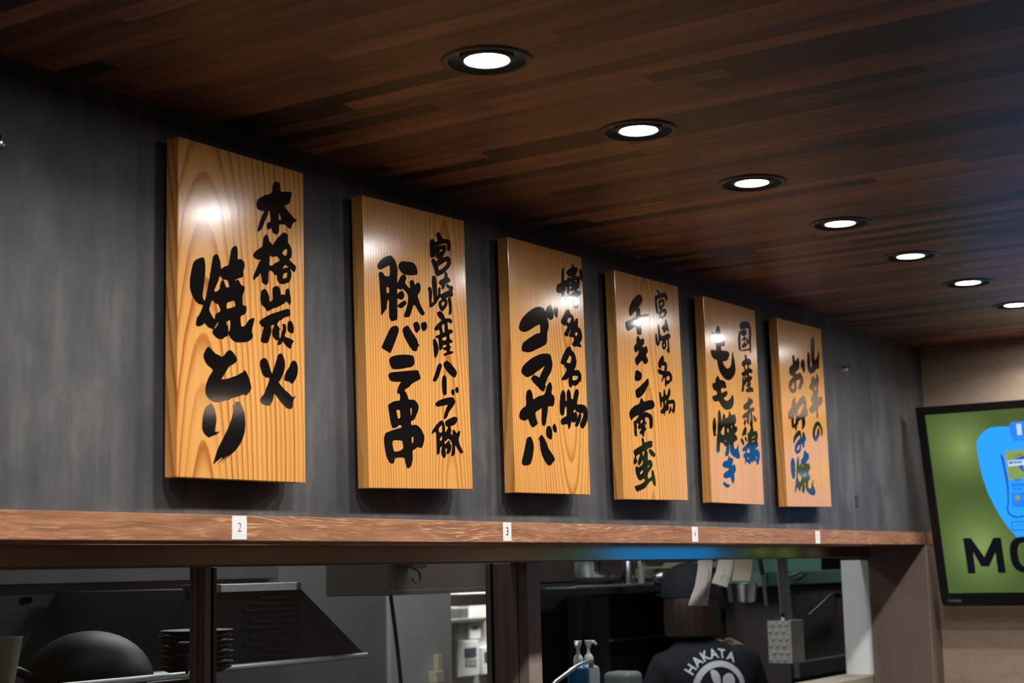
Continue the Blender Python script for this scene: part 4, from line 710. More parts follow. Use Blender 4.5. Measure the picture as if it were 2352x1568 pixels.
# cooking shelf with woks and pans
ys = 0.62
zs = at(300, 1563, ys).z - 0.004
sh = empty('pan_shelf', (2.2, ys, zs)); tag(sh, 'black pan shelf with a silver rail along its front behind the left pane', 'shelf'); Q = P2(sh)
MB().box(Q((0.8, ys+0.01, zs-0.02)), Q((2.72, ys+0.30, zs-0.004)), 0.002).box(Q((0.8, ys+0.02, SILL)), Q((0.84, ys+0.3, zs-0.02))).box(Q((2.66, ys+0.02, SILL)), Q((2.70, ys+0.3, zs-0.02))).build('shelf_board', M['black_steel'], sh)
pr = at(0, 1571, ys); pq = at(445, 1541, ys)
MB().tube([Q((0.8, ys, zs+0.006)), Q((2.72, ys, zs+0.006))], 0.007, 12).build('front_rail', M['bright_steel'], sh, True)
def wok(px, py, rpx, y, label, flip=True):
    p = at(px, py, y); R = rpx/900.0
    r = empty('wok', (p.x, y, zs)); tag(r, label, 'wok', 'black woks upside down on the pan shelf')
    prof = [(R*math.cos(t), 0.80*R*math.sin(t)) for t in [math.radians(a) for a in range(0, 91, 9)]]
    prof[-1] = (0, prof[-1][1])
    MB().lathe([(R*0.97, 0.0), (R*1.01, 0.004)] + prof, (0, 0, -0.003), 40).build('bowl', M['soot'], r, True)
    MB().tube([(-R*0.9, 0.03, 0.012), (-R*1.15, 0.04, 0.03), (-R*1.75, 0.06, 0.05)], 0.011, 10).build('handle', M['black'], r, True)
wok(205, 1545, 128, ys+0.15, 'large black wok upside down left of the window mullion')
# stack of black plates beside the mullion
px = at(395, 1500, ys+0.12)
for k in range(8):
    o = MB().lathe([(0.0, 0.0), (0.055, 0.0), (0.085, 0.012), (0.088, 0.014), (0.084, 0.0155), (0.054, 0.004), (0.0, 0.004)], (0, 0, 0), 36).build('black_plate', M['soot'], None, True)
    o.location = (px.x+0.10+(0.002 if k % 2 else -0.002), ys+0.14, zs-0.0035+k*0.0125); tag(o, 'black plate in the stack beside the window mullion', 'plate', 'stacked black plates behind the left pane')
# small kettle-like pot ring
p = at(430, 1490, ys-0.02)
o = MB().lathe([(0.014, -0.02), (0.017, -0.02), (0.017, 0.02), (0.014, 0.02), (0.014, -0.02)], (p.x, ys-0.02, p.z), 20, 'Y').tube([(p.x, ys-0.02, p.z-0.017), (p.x+0.01, ys-0.01, zs+0.01)], 0.004, 8).build('handle_ring', M['black'], None, True)
tag(o, 'small black ring handle upright on the pan shelf beside the mullion', 'handle')
# cream crock at the far left
p = at(-12, 1568, 0.45)
o = obj(MB().lathe([(0.0, 0.0), (0.035, 0.0), (0.042, 0.04), (0.052, 0.10), (0.058, 0.142), (0.060, 0.146), (0.055, 0.146), (0.048, 0.10), (0.036, 0.02), (0.0, 0.012)], (at(-24, 1500, 0.45).x, 0.45, at(0, 1463, 0.45).z-0.146), 40), 'crock', M['cream'], 'cream crock at the left edge behind the glass', 'crock', None, True)
zk = at(0, 1463, 0.45).z-0.146
o = obj(MB().box((0.8, 0.34, zk-0.016), (2.0, 0.56, zk-0.001), 0.002).box((0.82, 0.36, SILL), (0.85, 0.54, zk-0.016)).box((1.95, 0.36, SILL), (1.98, 0.54, zk-0.016)), 'low_rack', M['black_steel'], 'black rack under the cream crock at the left', 'rack')

# ------------------------------------------------------------------ kitchen, middle pane
# hook under the soffit
p = at(955, 1300, 0.70)
hk = empty('ceiling_hook', (p.x, 0.70, p.z)); tag(hk, 'rusty black S hook hanging in front of the soffit', 'hook')
pts = [at(*q, 0.70)-p for q in ((940, 1301), (955, 1308), (962, 1312), (966, 1325), (964, 1334), (957, 1339), (950, 1335), (945, 1326))]
MB().tube(pts, [0.003, 0.0035, 0.0035, 0.0035, 0.0033, 0.003, 0.0025, 0.002], 8).build('hook', M['wood_dark'], hk, True)
zz = HB - p.z
MB().box((-0.03, -0.012, -0.006), (0.035, 0.05, 0.12), 0.001).build('hook_plate', M['wood_dark'], hk)
# black cable
pts = [at(*q, 0.90) for q in ((893, 1300), (894, 1340), (899, 1380), (907, 1440), (914, 1500), (921, 1568), (926, 1620))]
pts = [Vector((q.x, 0.90, q.z)) for q in pts]; pts[0].z = CEIL
o = obj(MB().tube(pts, 0.0062, 10), 'power_cable', M['matt_black'], 'black cable hanging down the edge of the pale partition', 'cable', None, True)
# far bright wall: shelf, papers, thermostat, controllers
yw = 3.0
def fbox(px0, py0, px1, py1, d, bev=0.002): return bx(px0, py0, px1, py1, yw-d, d-0.001, bev)
s = obj(MB().box(*fbox(1028, 1420, 1135, 1428, 0.20)), 'wall_shelf', M['dull_steel'], 'small grey wall shelf on the bright kitchen wall', 'shelf')
br = MB().prism([(0, 0), (0.10, 0), (0, -0.10)], lambda u, v, d: Vector((at(1055, 1428, yw-0.2).x+d, yw-0.001-u*1.6, at(1055, 1428, yw).z+v)), 0, 0.01).build('bracket', M['dull_steel'], s)
o = obj(MB().box(*fbox(1077, 1378, 1135, 1419, 0.06, 0.004)), 'paper_pack', M['sticker'], 'white and pink pack standing on the small wall shelf', 'pack')
o = obj(MB().box(*fbox(1060, 1396, 1076, 1419, 0.10, 0.004)), 'shelf_tin', M['dull_steel'], 'grey tin standing on the small wall shelf', 'tin')
def unit(name, box, scr, label, btns=()):
    (a, b, bev) = box; c = Vector(((a[0]+b[0])/2, b[1], (a[2]+b[2])/2)); r = empty(name, c); tag(r, label, 'controller'); q = P2(r)
    MB().box(q(a), q(b), 0.006).build('casing', M['white'], r)
    (a2, b2, _) = scr; MB().box(q(a2), q(b2), 0.001).build('display', M['lcd'], r)
    for bb in btns: (a3, b3, _) = bb; MB().box(q(a3), q(b3), 0.001).build('button', mat('grey_button', (0.33, 0.35, 0.38), 0.5), r)
unit('thermostat', fbox(1078, 1432, 1105, 1469, 0.03), bx(1086, 1437, 1099, 1444, yw-0.034, 0.006), 'small white thermostat under the wall shelf')
unit('control_panel', fbox(1050, 1470, 1101, 1554, 0.03), bx(1069, 1487, 1095, 1508, yw-0.034, 0.006), 'large white control panel with grey display on the bright kitchen wall',
     [bx(1071+k*9, 1512+j*9, 1078+k*9, 1519+j*9, yw-0.034, 0.005) for j in range(2) for k in range(3)])
unit('intercom_panel', fbox(1108, 1484, 1140, 1548, 0.03), bx(1114, 1496, 1130, 1518, yw-0.034, 0.006), 'white panel half hidden by the bronze post')
o = obj(MB().box(*bx(1002, 1541, 1022, 1568, 1.56, 0.039, 0.003)).box(*bx(1006, 1502, 1018, 1541, 1.575, 0.024, 0.003)), 'wall_switch', M['cream'], 'cream switch box low on the pale partition', 'switch')
o = obj(MB().box(*bx(1050, 1363, 1140, 1390, 2.2, 0.1, 0.002)), 'pink_beam', speckled('dull_pink_board', (0.42, 0.33, 0.32), 0.6, 0.08), 'dull pink board high before the bright kitchen wall', 'board')

# ------------------------------------------------------------------ kitchen, open hatch
yo = 1.05
zsh = at(1440, 1341, yo).z
o = obj(MB().box((at(1322, 1345, yo).x, yo, at(1322, 1352, yo).z), (at(1545, 1340, yo).x+1.2, yo+0.34, zsh), 0.002), 'steel_shelf', M['dull_steel'], 'steel wall shelf carrying pots, top left of the open hatch', 'shelf')
p = at(1378, 1320, yo+0.12)
mb = MB().lathe([(0.0, 0.0), (0.06, 0.0), (0.105, 0.03), (0.118, 0.075), (0.120, 0.12), (0.116, 0.12), (0.112, 0.078), (0.06, 0.008), (0.0, 0.008)], (p.x, yo+0.14, zsh), 40)
obj(mb, 'mixing_bowl', M['steel'], 'large dark steel bowl on the steel shelf', 'bowl', None, True)
p = at(1452, 1320, yo+0.06)
obj(MB().lathe([(0.0, 0.0), (0.032, 0.0), (0.032, 0.11), (0.029, 0.115), (0.029, 0.01), (0.0, 0.01)], (p.x, yo+0.08, zsh), 32), 'steel_canister', M['steel'], 'narrow steel canister on the steel shelf beside the bowl', 'canister', None, True)
p = at(1482, 1320, yo+0.06)
obj(MB().lathe([(0.0, 0.0), (0.014, 0.0), (0.014, 0.10), (0.010, 0.11), (0.0, 0.11)], (p.x, yo+0.08, zsh), 20), 'wooden_pestle', M['cream'], 'cream wooden pestle standing between the canister and the ladle', 'pestle', None, True)
obj(MB().box(*bx(1560, 1290, 1680, 1303, yo+0.1, 0.2, 0.003)).box((at(1640, 1300, yo).x, yo+0.2, at(1620, 1303, yo+0.1).z-0.04), (at(1650, 1300, yo).x, yo+0.45, at(1620, 1303, yo+0.1).z)), 'cream_box', M['cream_paper'], 'long cream box behind the cap of the cook', 'box')
# wooden box in the corner
yb = 0.62
(a, b, _) = bx(1238, 1286, 1321, 1348, yb, 0.20)
wb = empty('wall_box', ((a[0]+b[0])/2, yb+0.1, b[2])); tag(wb, 'brown wooden box hung just right of the bronze post', 'box'); q = P2(wb)
MB().box(q((a[0], a[1], a[2]+0.016)), q((b[0], b[1], HB+0.02)), 0.002).build('box_body', M['wood_dark'], wb)
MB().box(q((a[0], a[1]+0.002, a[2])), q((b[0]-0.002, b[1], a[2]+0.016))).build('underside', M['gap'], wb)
# ladle hanging from the shelf, and one to the right
def ladle(px, py, R, y, hpts, label):
    c = at(px, py, y); r = empty('ladle', c); tag(r, label, 'ladle', 'steel ladles hanging in the hatch'); q = P2(r)
    MB().lathe([(0.0, -R*0.8), (R*0.55, -R*0.62), (R*0.9, -R*0.2), (R, R*0.15), (R*0.95, R*0.15), (R*0.85, -R*0.2), (R*0.5, -R*0.55), (0.0, -R*0.7)], (0, 0, 0), 28, 'X').build('scoop', M['steel'], r, True)
    MB().tube([q(Vector((at(*s, y).x, y, at(*s, y).z))) for s in hpts], 0.006, 10).build('handle', M['steel'], r, True)
ladle(1515, 1325, 0.036, yo-0.04, [(1520, 1312), (1533, 1322), (1540, 1338), (1541, 1360), (1539, 1384)], 'round steel ladle beside the dark cap of the cook')
for k, (px, label) in enumerate(((1754, 'long steel handle hanging left of the grey strap'),)):
    y = 0.62; r = empty('ladle', at(px, 1320, y)); tag(r, label, 'ladle', 'steel ladles hanging in the hatch'); q = P2(r)
    MB().tube([q(Vector((at(px-9, 1284, y).x, y, HB+0.02))), q(Vector((at(px-6, 1300, y).x, y, at(px, 1300, y).z))), q(Vector((at(px-2, 1318, y).x, y, at(px, 1318, y).z)))], 0.009, 10).build('grip', M['matt_black'], r, True)
    MB().tube([q(Vector((at(px-2, 1316, y).x, y, at(px, 1316, y).z))), q(Vector((at(px+6, 1391, y).x, y, at(px, 1391, y).z)))], [0.007, 0.0085], 12).build('handle', M['steel'], r, True)
# steel pan hung behind the receipts
y = 0.62; c = at(1700, 1362, y); r = empty('steel_pan', c); tag(r, 'shiny steel pan hanging between the receipts and the cook', 'pan')
MB().lathe([(0.0, -0.035), (0.055, -0.035), (0.060, -0.03), (0.068, 0.035), (0.071, 0.038), (0.066, 0.038), (0.056, -0.028), (0.0, -0.03)], (0, 0, 0), 40).build('pan_body', M['steel'], r, True)
MB().tube([(0.06, -0.02, 0.03), (0.06, -0.02, 0.10), (0.05, -0.02, 0.5)], 0.006, 8).build('handle', M['steel'], r, True)
# dark oven
ye = 1.28
(a, b, _) = bx(1405, 1360, 1580, 1720, ye, 0.2)
ov = empty('oven', ((a[0]+b[0])/2, ye+0.1, 0)); tag(ov, 'black oven with a dark window left of the cook', 'oven'); q = P2(ov)
MB().box(q((a[0], ye, 0.0)), q((b[0]+0.12, ye+0.21, b[2])), 0.006).build('oven_body', M['black_steel'], ov)
(a, b, _) = bx(1436, 1395, 1560, 1450, ye-0.008, 0.01); MB().box(q(a), q(b), 0.003).build('oven_window', M['black'], ov)
(a, b, _) = bx(1410, 1458, 1600, 1464, ye-0.03, 0.02); MB().box(q(a), q((b[0], ye, b[2])), 0.003).build('oven_handle', M['dull_steel'], ov)
(a, b, _) = bx(1670, 1398, 1722, 1450, ye-0.1, 0.2)
fr = empty('kitchen_appliance', ((a[0]+b[0])/2, ye, a[2])); tag(fr, 'grey framed dark appliance window right of the cook', 'appliance'); q = P2(fr)
MB().box(q((a[0], a[1], 0)), q((b[0], b[1]+0.0, b[2])), 0.004).build('casing', M['dull_steel'], fr)
(a, b, _) = bx(1668, 1412, 1710, 1452, ye-0.106, 0.01); MB().box(q(a), q(b), 0.002).build('dark_window', M['black'], fr)

# pump bottles, faucet and tub on the counter
def pump(px, py_top, y, label, body, wpx, twist):
    c = at(px, py_top, y); zt = c.z; r = empty('pump_bottle', (c.x, y, SILL)); tag(r, label, 'bottle', 'soap pump bottles on the counter')
    h = zt-SILL; R = wpx/2/800
    sh0 = h-0.075
    MB().lathe([(0.0, 0.0), (R*0.96, 0.0), (R, 0.006), (R, sh0-0.02), (R*0.92, sh0-0.006), (R*0.5, sh0), (0.013, sh0+0.004), (0.0, sh0+0.004)], (0, 0, 0), 36).build('bottle_body', body, r, True)
    MB().lathe([(0.0125, sh0), (0.0145, sh0+0.002), (0.0145, sh0+0.022), (0.011, sh0+0.030), (0.0055, sh0+0.036), (0.0045, sh0+0.05), (0.0, sh0+0.05)], (0, 0, 0), 24).build('collar', M['white'], r, True)
    MB().lathe([(0.0, h-0.026), (0.005, h-0.026), (0.012, h-0.004), (0.012, h), (0.0, h)], (0, 0, 0), 20).tube([(0, 0, h-0.005), (0.022*math.cos(twist), 0.022*math.sin(twist), h-0.006), (0.032*math.cos(twist), 0.032*math.sin(twist), h-0.014)], [0.006, 0.005, 0.004], 10).build('pump_head', M['white'], r, True)
M['blue_soap'] = mat('blue_soap_bottle', (0.008, 0.075, 0.16), 0.25, spec=0.5)
M['clear_soap'] = mat('milky_clear_bottle', (0.36, 0.42, 0.44), 0.3, spec=0.5)
pump(1327, 1471, 0.46, 'left pump bottle filled with dark blue soap', M['blue_soap'], 52, math.radians(200))
pump(1351, 1470, 0.52, 'right pump bottle with milky clear body', M['clear_soap'], 52, math.radians(-20))
y = 0.40
r = empty('faucet', (at(1275, 1568, y).x-0.05, y, SILL)); tag(r, 'bent steel faucet in front of the pump bottles', 'faucet'); q = P2(r)
MB().tube([q((at(1262, 1600, y).x, y, SILL)), q((at(1262, 1600, y).x, y, at(1262, 1582, y).z)), q((at(1275, 1566, y).x, y, at(1275, 1566, y).z)), q((at(1322, 1531, y).x, y, at(1322, 1531, y).z)), q((at(1335, 1524, y).x, y, at(1335, 1524, y).z)), q((at(1356, 1518, y).x, y, at(1356, 1518, y).z))], 0.0058, 12).build('spout', M['steel'], r, True)
MB().lathe([(0, -0.016), (0.008, -0.016), (0.008, 0.008), (0, 0.008)], q((at(1358, 1521, y).x, y, at(1358, 1521, y).z)), 16).build('nozzle', M['chrome'], r, True)
MB().lathe([(0, 0), (0.022, 0), (0.022, 0.01), (0.012, 0.02), (0, 0.02)], q((at(1262, 1600, y).x, y, SILL)), 24).build('faucet_base', M['chrome'], r, True)
p = at(1437, 1541, 0.50)
obj(MB().box((p.x-0.048, 0.46, SILL), (p.x+0.048, 0.56, p.z), 0.018, 4), 'plastic_tub', speckled('grey_green_plastic', (0.15, 0.175, 0.17), 0.5, 0.1), 'grey plastic tub with rounded corners at the bottom of the hatch', 'tub')

# order slips and clips under the head rail
def slip(px, mt, y, label, bend, text, grp='order slips hanging from the hatch rail'):
    """px: pixels of left/right edge pairs from top to bottom"""
    r = empty('order_slip', at(*px[0][0], y)); tag(r, label, 'receipt', grp); q = P2(r); b = bmesh.new(); rows = []
    n = len(px)
    fine = []
    for i in range(n-1):
        for k in range(5):
            t = k/5; fine.append([tuple(px[i][s][c]*(1-t)+px[i+1][s][c]*t for c in (0, 1)) for s in (0, 1)])
    fine.append(px[-1])
    for i, (l, rr) in enumerate(fine):
        t = i/(len(fine)-1); yy = y - bend*t*t
        rows.append((at(*l, yy+0.030), at(*rr, yy)))
    rows[0] = tuple(Vector((p.x, YJ+0.048, HB+0.004)) if False else p for p in rows[0])
    R = [[b.verts.new(q(A)), b.verts.new(q((A+B)/2 + Vector((0, -0.003, 0)))), b.verts.new(q(B))] for A, B in rows]
    for A, B in zip(R, R[1:]):
        for k in range(2): b.faces.new((A[k], A[k+1], B[k+1], B[k]))
    bmesh.ops.solidify(b, geom=b.faces[:], thickness=0.0004)
    me = bpy.data.meshes.new('slip_paper'); b.to_mesh(me); b.free(); link('slip_paper', me, mt, r, True)
    if text:
        rnd = random.Random(int(px[0][0][0])); tm = MB()
        for i in range(3, len(rows)-3):
            A, B = rows[i]; A2, B2 = rows[i+1]
            for u0, u1 in text:
                if rnd.random() < 0.12: continue
                for j in range(3):
                    ua = u0+(u1-u0)*rnd.random()*0.5; ub = ua+(u1-u0)*(0.25+0.3*rnd.random()); v = 0.15+0.3*j; dv = 0.14
                    pt = lambda u, v: q((A*(1-v)+A2*v)*(1-u)+(B*(1-v)+B2*v)*u) + Vector((0, -0.004, 0))
                    tm.quad([pt(ua, v), pt(ub, v), pt(ub, v+dv), pt(ua, v+dv)])
        tm.build('printed_lines', M['print'], r)
ysl = YJ+0.055
slip([((1604, 1283), (1636, 1283)), ((1602, 1310), (1635, 1310)), ((1596, 1345), (1632, 1345)), ((1580, 1390), (1625, 1391))], M['paper'], ysl, 'longest order slip, curling in front of the cook', 0.05, [(0.62, 0.85)])
slip([((1651, 1283), (1685, 1283)), ((1645, 1310), (1681, 1312)), ((1634, 1338), (1670, 1349))], M['paper'], ysl+0.01, 'middle order slip, short and slanting left', 0.02, [(0.35, 0.58), (0.75, 0.9)])
slip([((1687, 1283), (1728, 1283)), ((1684, 1310), (1727, 1310)), ((1681, 1333), (1722, 1334))], M['cream_paper'], ysl+0.02, 'rightmost order slip, blank and cream coloured', 0.01, None)
def clip(px0, px1, py1, label):
    y = YJ+0.02; a = at(px0, 1300, y); b = at(px1, 1300, y); zb = at(px0, py1, y).z; w = b.x-a.x
    pl = [(a.x, HB+0.002), (a.x, zb+0.012), (a.x+w*0.12, zb+0.003), (a.x+w*0.3, zb), (a.x+w*0.85, zb), (b.x-w*0.03, zb+0.005), (b.x, zb+0.014), (b.x, HB+0.002)]
    r = empty('rail_clip', ((a.x+b.x)/2, y, HB)); tag(r, label, 'clip', 'beige clips under the hatch rail'); q = P2(r)
    MB().prism(pl, lambda u, v, d: q((u, d, v)), y, y+0.004, 0.0008).build('clip_plate', mat('beige_plastic', (0.27, 0.225, 0.20), 0.5), r)
    MB().prism([(u-0.001, v+0.0) for u, v in pl], lambda u, v, d: q((u, d, v)), y+0.007, y+0.022, 0.001).build('clip_back', mat('pale_plastic_edge', (0.36, 0.33, 0.31), 0.45), r)
clip(1380, 1430, 1321, 'larger beige rounded clip under the hatch rail, right of the post')
clip(1488, 1526, 1301, 'smaller beige rounded clip under the hatch rail')

# right end of the hatch
yg = 0.75
def gl(px, py): return at(px, py, yg)
M['green'] = mat('green_plastic', (0.13, 0.26, 0.20), 0.25, spec=0.6); M['green_dark'] = mat('green_plastic_shade', (0.075, 0.15, 0.115), 0.3, spec=0.6)
(a, b, _) = bx(1763, 1288, 1938, 1343, yg, 0.24)
gt = empty('plastic_tray', ((a[0]+b[0])/2, yg+0.12, a[2])); tag(gt, 'green plastic tray on top of the taupe cupboard', 'tray'); q = P2(gt)
zt2 = at(1850, 1310, yg).z
MB().box(q((a[0], yg, a[2])), q((b[0]+0.3, yg+0.012, zt2)), 0.003).box(q((a[0], yg, a[2])), q((a[0]+0.01, yg+0.24, zt2)), 0.003).box(q((a[0], yg, a[2])), q((b[0]+0.3, yg+0.24, a[2]+0.008)), 0.003).box(q((a[0], yg+0.23, a[2])), q((b[0]+0.3, yg+0.24, zt2+0.09)), 0.003).build('tray_body', M['green'], gt)
film = MB()
for (p0, p1) in (((1812, 1328), (1842, 1316)), ((1818, 1334), (1848, 1322)), ((1826, 1336), (1852, 1318))):
    A, B = at(*p0, yg-0.012), at(*p1, yg-0.012); film.tube([q(A), q((A+B)/2+Vector((0, -0.006, 0.002))), q(B)], 0.0035, 8)
film.build('plastic_film', M['chrome'], gt, True)
(a, b, _) = bx(1812, 1345, 1945, 1510, yg+0.01, 0.3)
cb = empty('cupboard', ((a[0]+b[0])/2, yg+0.16, a[2])); tag(cb, 'taupe cupboard with black lever behind the grey strap', 'cupboard'); q = P2(cb)
zt3 = at(1850, 1343, yg).z
MB().box(q((a[0], a[1], 0.0)), q((b[0]+0.5, b[1], zt3-0.001)), 0.003).build('cupboard_body', M['taupe'], cb)
lv = [Vector((at(*s, yg-0.03).x, yg-0.03, at(*s, yg-0.03).z)) for s in ((1856, 1413), (1880, 1392), (1906, 1367), (1918, 1364), (1936, 1369))]
MB().tube([q(s) for s in lv] + [q(lv[-1]+Vector((0.02, 0.04, 0)))], [0.0055, 0.006, 0.007, 0.010, 0.009, 0.009], 10).build('lever', M['black'], cb, True)
MB().box(q((a[0]+0.02, yg-0.02, at(1880, 1517, yg).z-0.06)), q((b[0]+0.3, yg+0.012, at(1880, 1512, yg).z)), 0.003).build('lower_rail', M['dull_steel'], cb)
# grey strap from the rail with the bumpy utensil holder
ys2 = 0.42
xa, xb = at(1785, 1300, ys2), at(1808, 1300, ys2); x2, x3 = at(1796, 1430, ys2), at(1822, 1430, ys2)
r = empty('strap', (xa.x, ys2, HB)); tag(r, 'flat grey metal strap hanging above the bumpy holder', 'strap'); q = P2(r)
MB().prism([(xa.x, HB+0.02), (xb.x, HB+0.02), (x3.x, x3.z), (x2.x, x2.z)], lambda u, v, d: q((u, d, v)), ys2, ys2+0.004, 0.0005).build('strap_bar', M['dull_steel'], r)
y0 = 0.36; cA = at(1817, 1425, y0); cB = at(1845, 1422, y0); zt4 = cA.z; zb4 = at(1817, 1525, y0).z; x0 = cA.x; w4 = cB.x-x0
ya, yb_ = at(1761, 1425, 0.3).x, at(1761, 1425, 0.5).x; y1 = 0.3+0.2*(x0-ya)/(yb_-ya)
r = empty('utensil_holder', (x0+w4/2, ys2, zb4)); tag(r, 'grey bumpy utensil holder hanging from the flat strap', 'holder'); q = P2(r)
hm = MB(); tk = 0.003; hh_ = zt4-zb4
for a, b in (((x0, y0, zb4), (x0+w4, y0+tk, zt4)), ((x0, y1-tk, zb4), (x0+w4, y1, zt4)), ((x0, y0, zb4), (x0+tk, y1, zt4)), ((x0+w4-tk, y0, zb4), (x0+w4, y1, zt4)), ((x0, y0, zb4), (x0+w4, y1, zb4+tk))):
    hm.box(q(a), q(b), 0.001)
for j in range(6):
    for k in range(4):
        u = (k+0.2+(0.5 if j % 2 else 0.0))/3.6; v = (j+0.55)/6.1
        if 0.08 < u < 0.93:
            hm.lathe([(0.0, 0.0042), (0.004, 0.0040), (0.0075, 0.002), (0.0095, -0.001)], q((x0, y0+(y1-y0)*u, zb4+hh_*v)), 18, 'X', Matrix.Rotation(math.pi, 4, 'X'))
hm.build('holder_body', speckled('grey_moulded_plastic', (0.29, 0.28, 0.25), 0.5, 0.08), r)
yq = (y0+y1)/2; p = Vector((x0+w4*0.35, yq, 0)); pen = empty('marker_pen', (p.x, yq, zb4+0.004)); tag(pen, 'white marker pen with black cap standing in the bumpy holder', 'pen')
hp = zt4+0.026-(zb4+0.004)
MB().lathe([(0, 0), (0.0065, 0), (0.0065, hp-0.012), (0, hp-0.012)], (0, 0, 0), 16).build('barrel', M['white'], pen, True)
MB().lathe([(0.0, hp-0.014), (0.0075, hp-0.014), (0.0075, hp-0.002), (0, hp)], (0, 0, 0), 16).build('pen_cap', M['black'], pen, True)
# white curved board and the beige carton
xp = xj+0.026; ye1 = 0.3+0.1*(xp-at(1938, 1400, 0.3).x)/(at(1938, 1400, 0.4).x-at(1938, 1400, 0.3).x); ye0 = YJ+0.016
zt5 = at(1960, 1286, 0.3).z; zb5 = at(1970, 1549, 0.3).z
t = bmesh.new(); n = 10
vs = [[t.verts.new((xp-0.008*math.sin(math.pi*k/n), ye0+(ye1-ye0)*k/n, z)) for k in range(n+1)] for z in (zb5, zt5)]
for k in range(n): t.faces.new((vs[0][k], vs[0][k+1], vs[1][k+1], vs[1][k]))
bmesh.ops.recalc_face_normals(t, faces=t.faces[:]); bmesh.ops.solidify(t, geom=t.faces[:], thickness=0.003)
me = bpy.data.meshes.new('white_board'); t.to_mesh(me); t.free()
tag(link('curved_board', me, M['white'], None, True), 'tall curved white plastic board against the right jamb', 'board')
o = obj(MB().box((at(1822, 1560, ye1+0.02).x, YJ+0.016, SILL), (xp+0.02, ye1+0.02, zb5-0.001), 0.003), 'carton', speckled('beige_carton', (0.34, 0.30, 0.235), 0.7, 0.06), 'beige carton under the curved white board', 'carton')

# ------------------------------------------------------------------ the cook, seen from behind
M['skin'] = speckled('skin', (0.42, 0.22, 0.155), 0.5, 0.06, 20); M['shirt'] = speckled('black_cotton', (0.0065, 0.0085, 0.012), 0.85, 0.25, 40)
M['hair'] = brushed('dark_brown_hair', (0.020, 0.0085, 0.0065), 0.45, 0.0, 0.55, (90, 90, 4)); M['cap'] = speckled('navy_cap_cloth', (0.0035, 0.005, 0.0085), 0.85, 0.2, 40)
M['logo_white'] = mat('white_shirt_print', (0.62, 0.64, 0.66), 0.8); M['trouser'] = mat('black_trousers', (0.012, 0.012, 0.013), 0.85)
yp = 0.66
hc = at(1606, 1375, yp)
psi = math.radians(-42)                       # she faces away from the camera, into the kitchen
person = empty('person', (hc.x+0.03, yp, 0)); person.rotation_euler = (0, 0, psi)
tag(person, 'person seen from behind in a navy cap and black T-shirt with a white ring emblem', 'person')
zt = at(1606, 1288, yp).z                     # top of the cap
k_ = zt/1.555
sk = [((0, 0, 0.84), .12), ((0, -.01, 0.98), .105), ((0, -.01, 1.10), .11), ((-.005, -.012, 1.19), .085), ((-.02, 0, 1.275), .045), ((-.03, .01, 1.32), .045), ((-.04, .03, 1.40), .078), ((-.045, .02, 1.47), .070),
      ((-.145, -.005, 1.185), .048), ((-.20, .06, .99), .037), ((-.15, .26, .98), .026), ((-.13, .33, .985), .024),
      ((.145, -.005, 1.195), .048), ((.255, .085, 1.04), .037), ((.235, .14, 1.200), .030), ((.185, .125, 1.225), .030),
      ((-.085, 0, .80), .08), ((-.09, .01, .44), .055), ((-.09, -.02, .07), .038), ((-.09, .12, .03), .03),
      ((.085, 0, .80), .08), ((.09, .01, .44), .055), ((.09, -.02, .07), .038), ((.09, .12, .03), .03)]
ed = [(0, 1), (1, 2), (2, 3), (3, 4), (4, 5), (5, 6), (6, 7), (3, 8), (8, 9), (9, 10), (10, 11), (3, 12), (12, 13), (13, 14), (14, 15), (0, 16), (16, 17), (17, 18), (18, 19), (0, 20), (20, 21), (21, 22), (22, 23)]
def fingers(base, d, side, palm, up_):
    b = Vector(palm)
    for j, (off, ln) in enumerate(((-.024, .060), (-.008, .070), (.008, .066), (.023, .052))):
        i0 = len(sk); p0 = b + Vector(side)*off + Vector(d)*.018
        sk.append((tuple(p0), .009)); sk.append((tuple(p0+Vector(d)*ln*.55), .0085)); sk.append((tuple(p0+Vector(d)*ln*.85+Vector(up_)*ln*.35), .0075))
        ed.append((base, i0)); ed.append((i0, i0+1)); ed.append((i0+1, i0+2))
    i0 = len(sk); p0 = b + Vector(side)*-.03 - Vector(d)*.012
    sk.append((tuple(p0), .010)); sk.append((tuple(p0+Vector(side)*-.018+Vector(d)*.03), .009)); ed.append((base, i0)); ed.append((i0, i0+1))
fingers(15, Vector((-.9, -.05, .25)).normalized(), Vector((.2, .3, .93)).normalized(), (.185, .125, 1.225), Vector((-.2, -.6, -.6)))
fingers(11, Vector((.3, .9, -.2)).normalized(), Vector((1, -.3, 0)).normalized(), (-.13, .33, .985), Vector((.3, .2, -.8)))
me = bpy.data.meshes.new('body'); me.from_pydata([Vector(p)*k_ for p, _ in sk], ed, [])
body = link('body', me, M['skin'], person)
md = body.modifiers.new('skin', 'SKIN'); 
for v, (_, r) in zip(me.skin_vertices[0].data, sk): v.radius = (r, r)
me.skin_vertices[0].data[0].use_root = True
md.use_smooth_shade = True; sd = body.modifiers.new('sub', 'SUBSURF'); sd.levels = 2; sd.render_levels = 2
apply_mods(body)
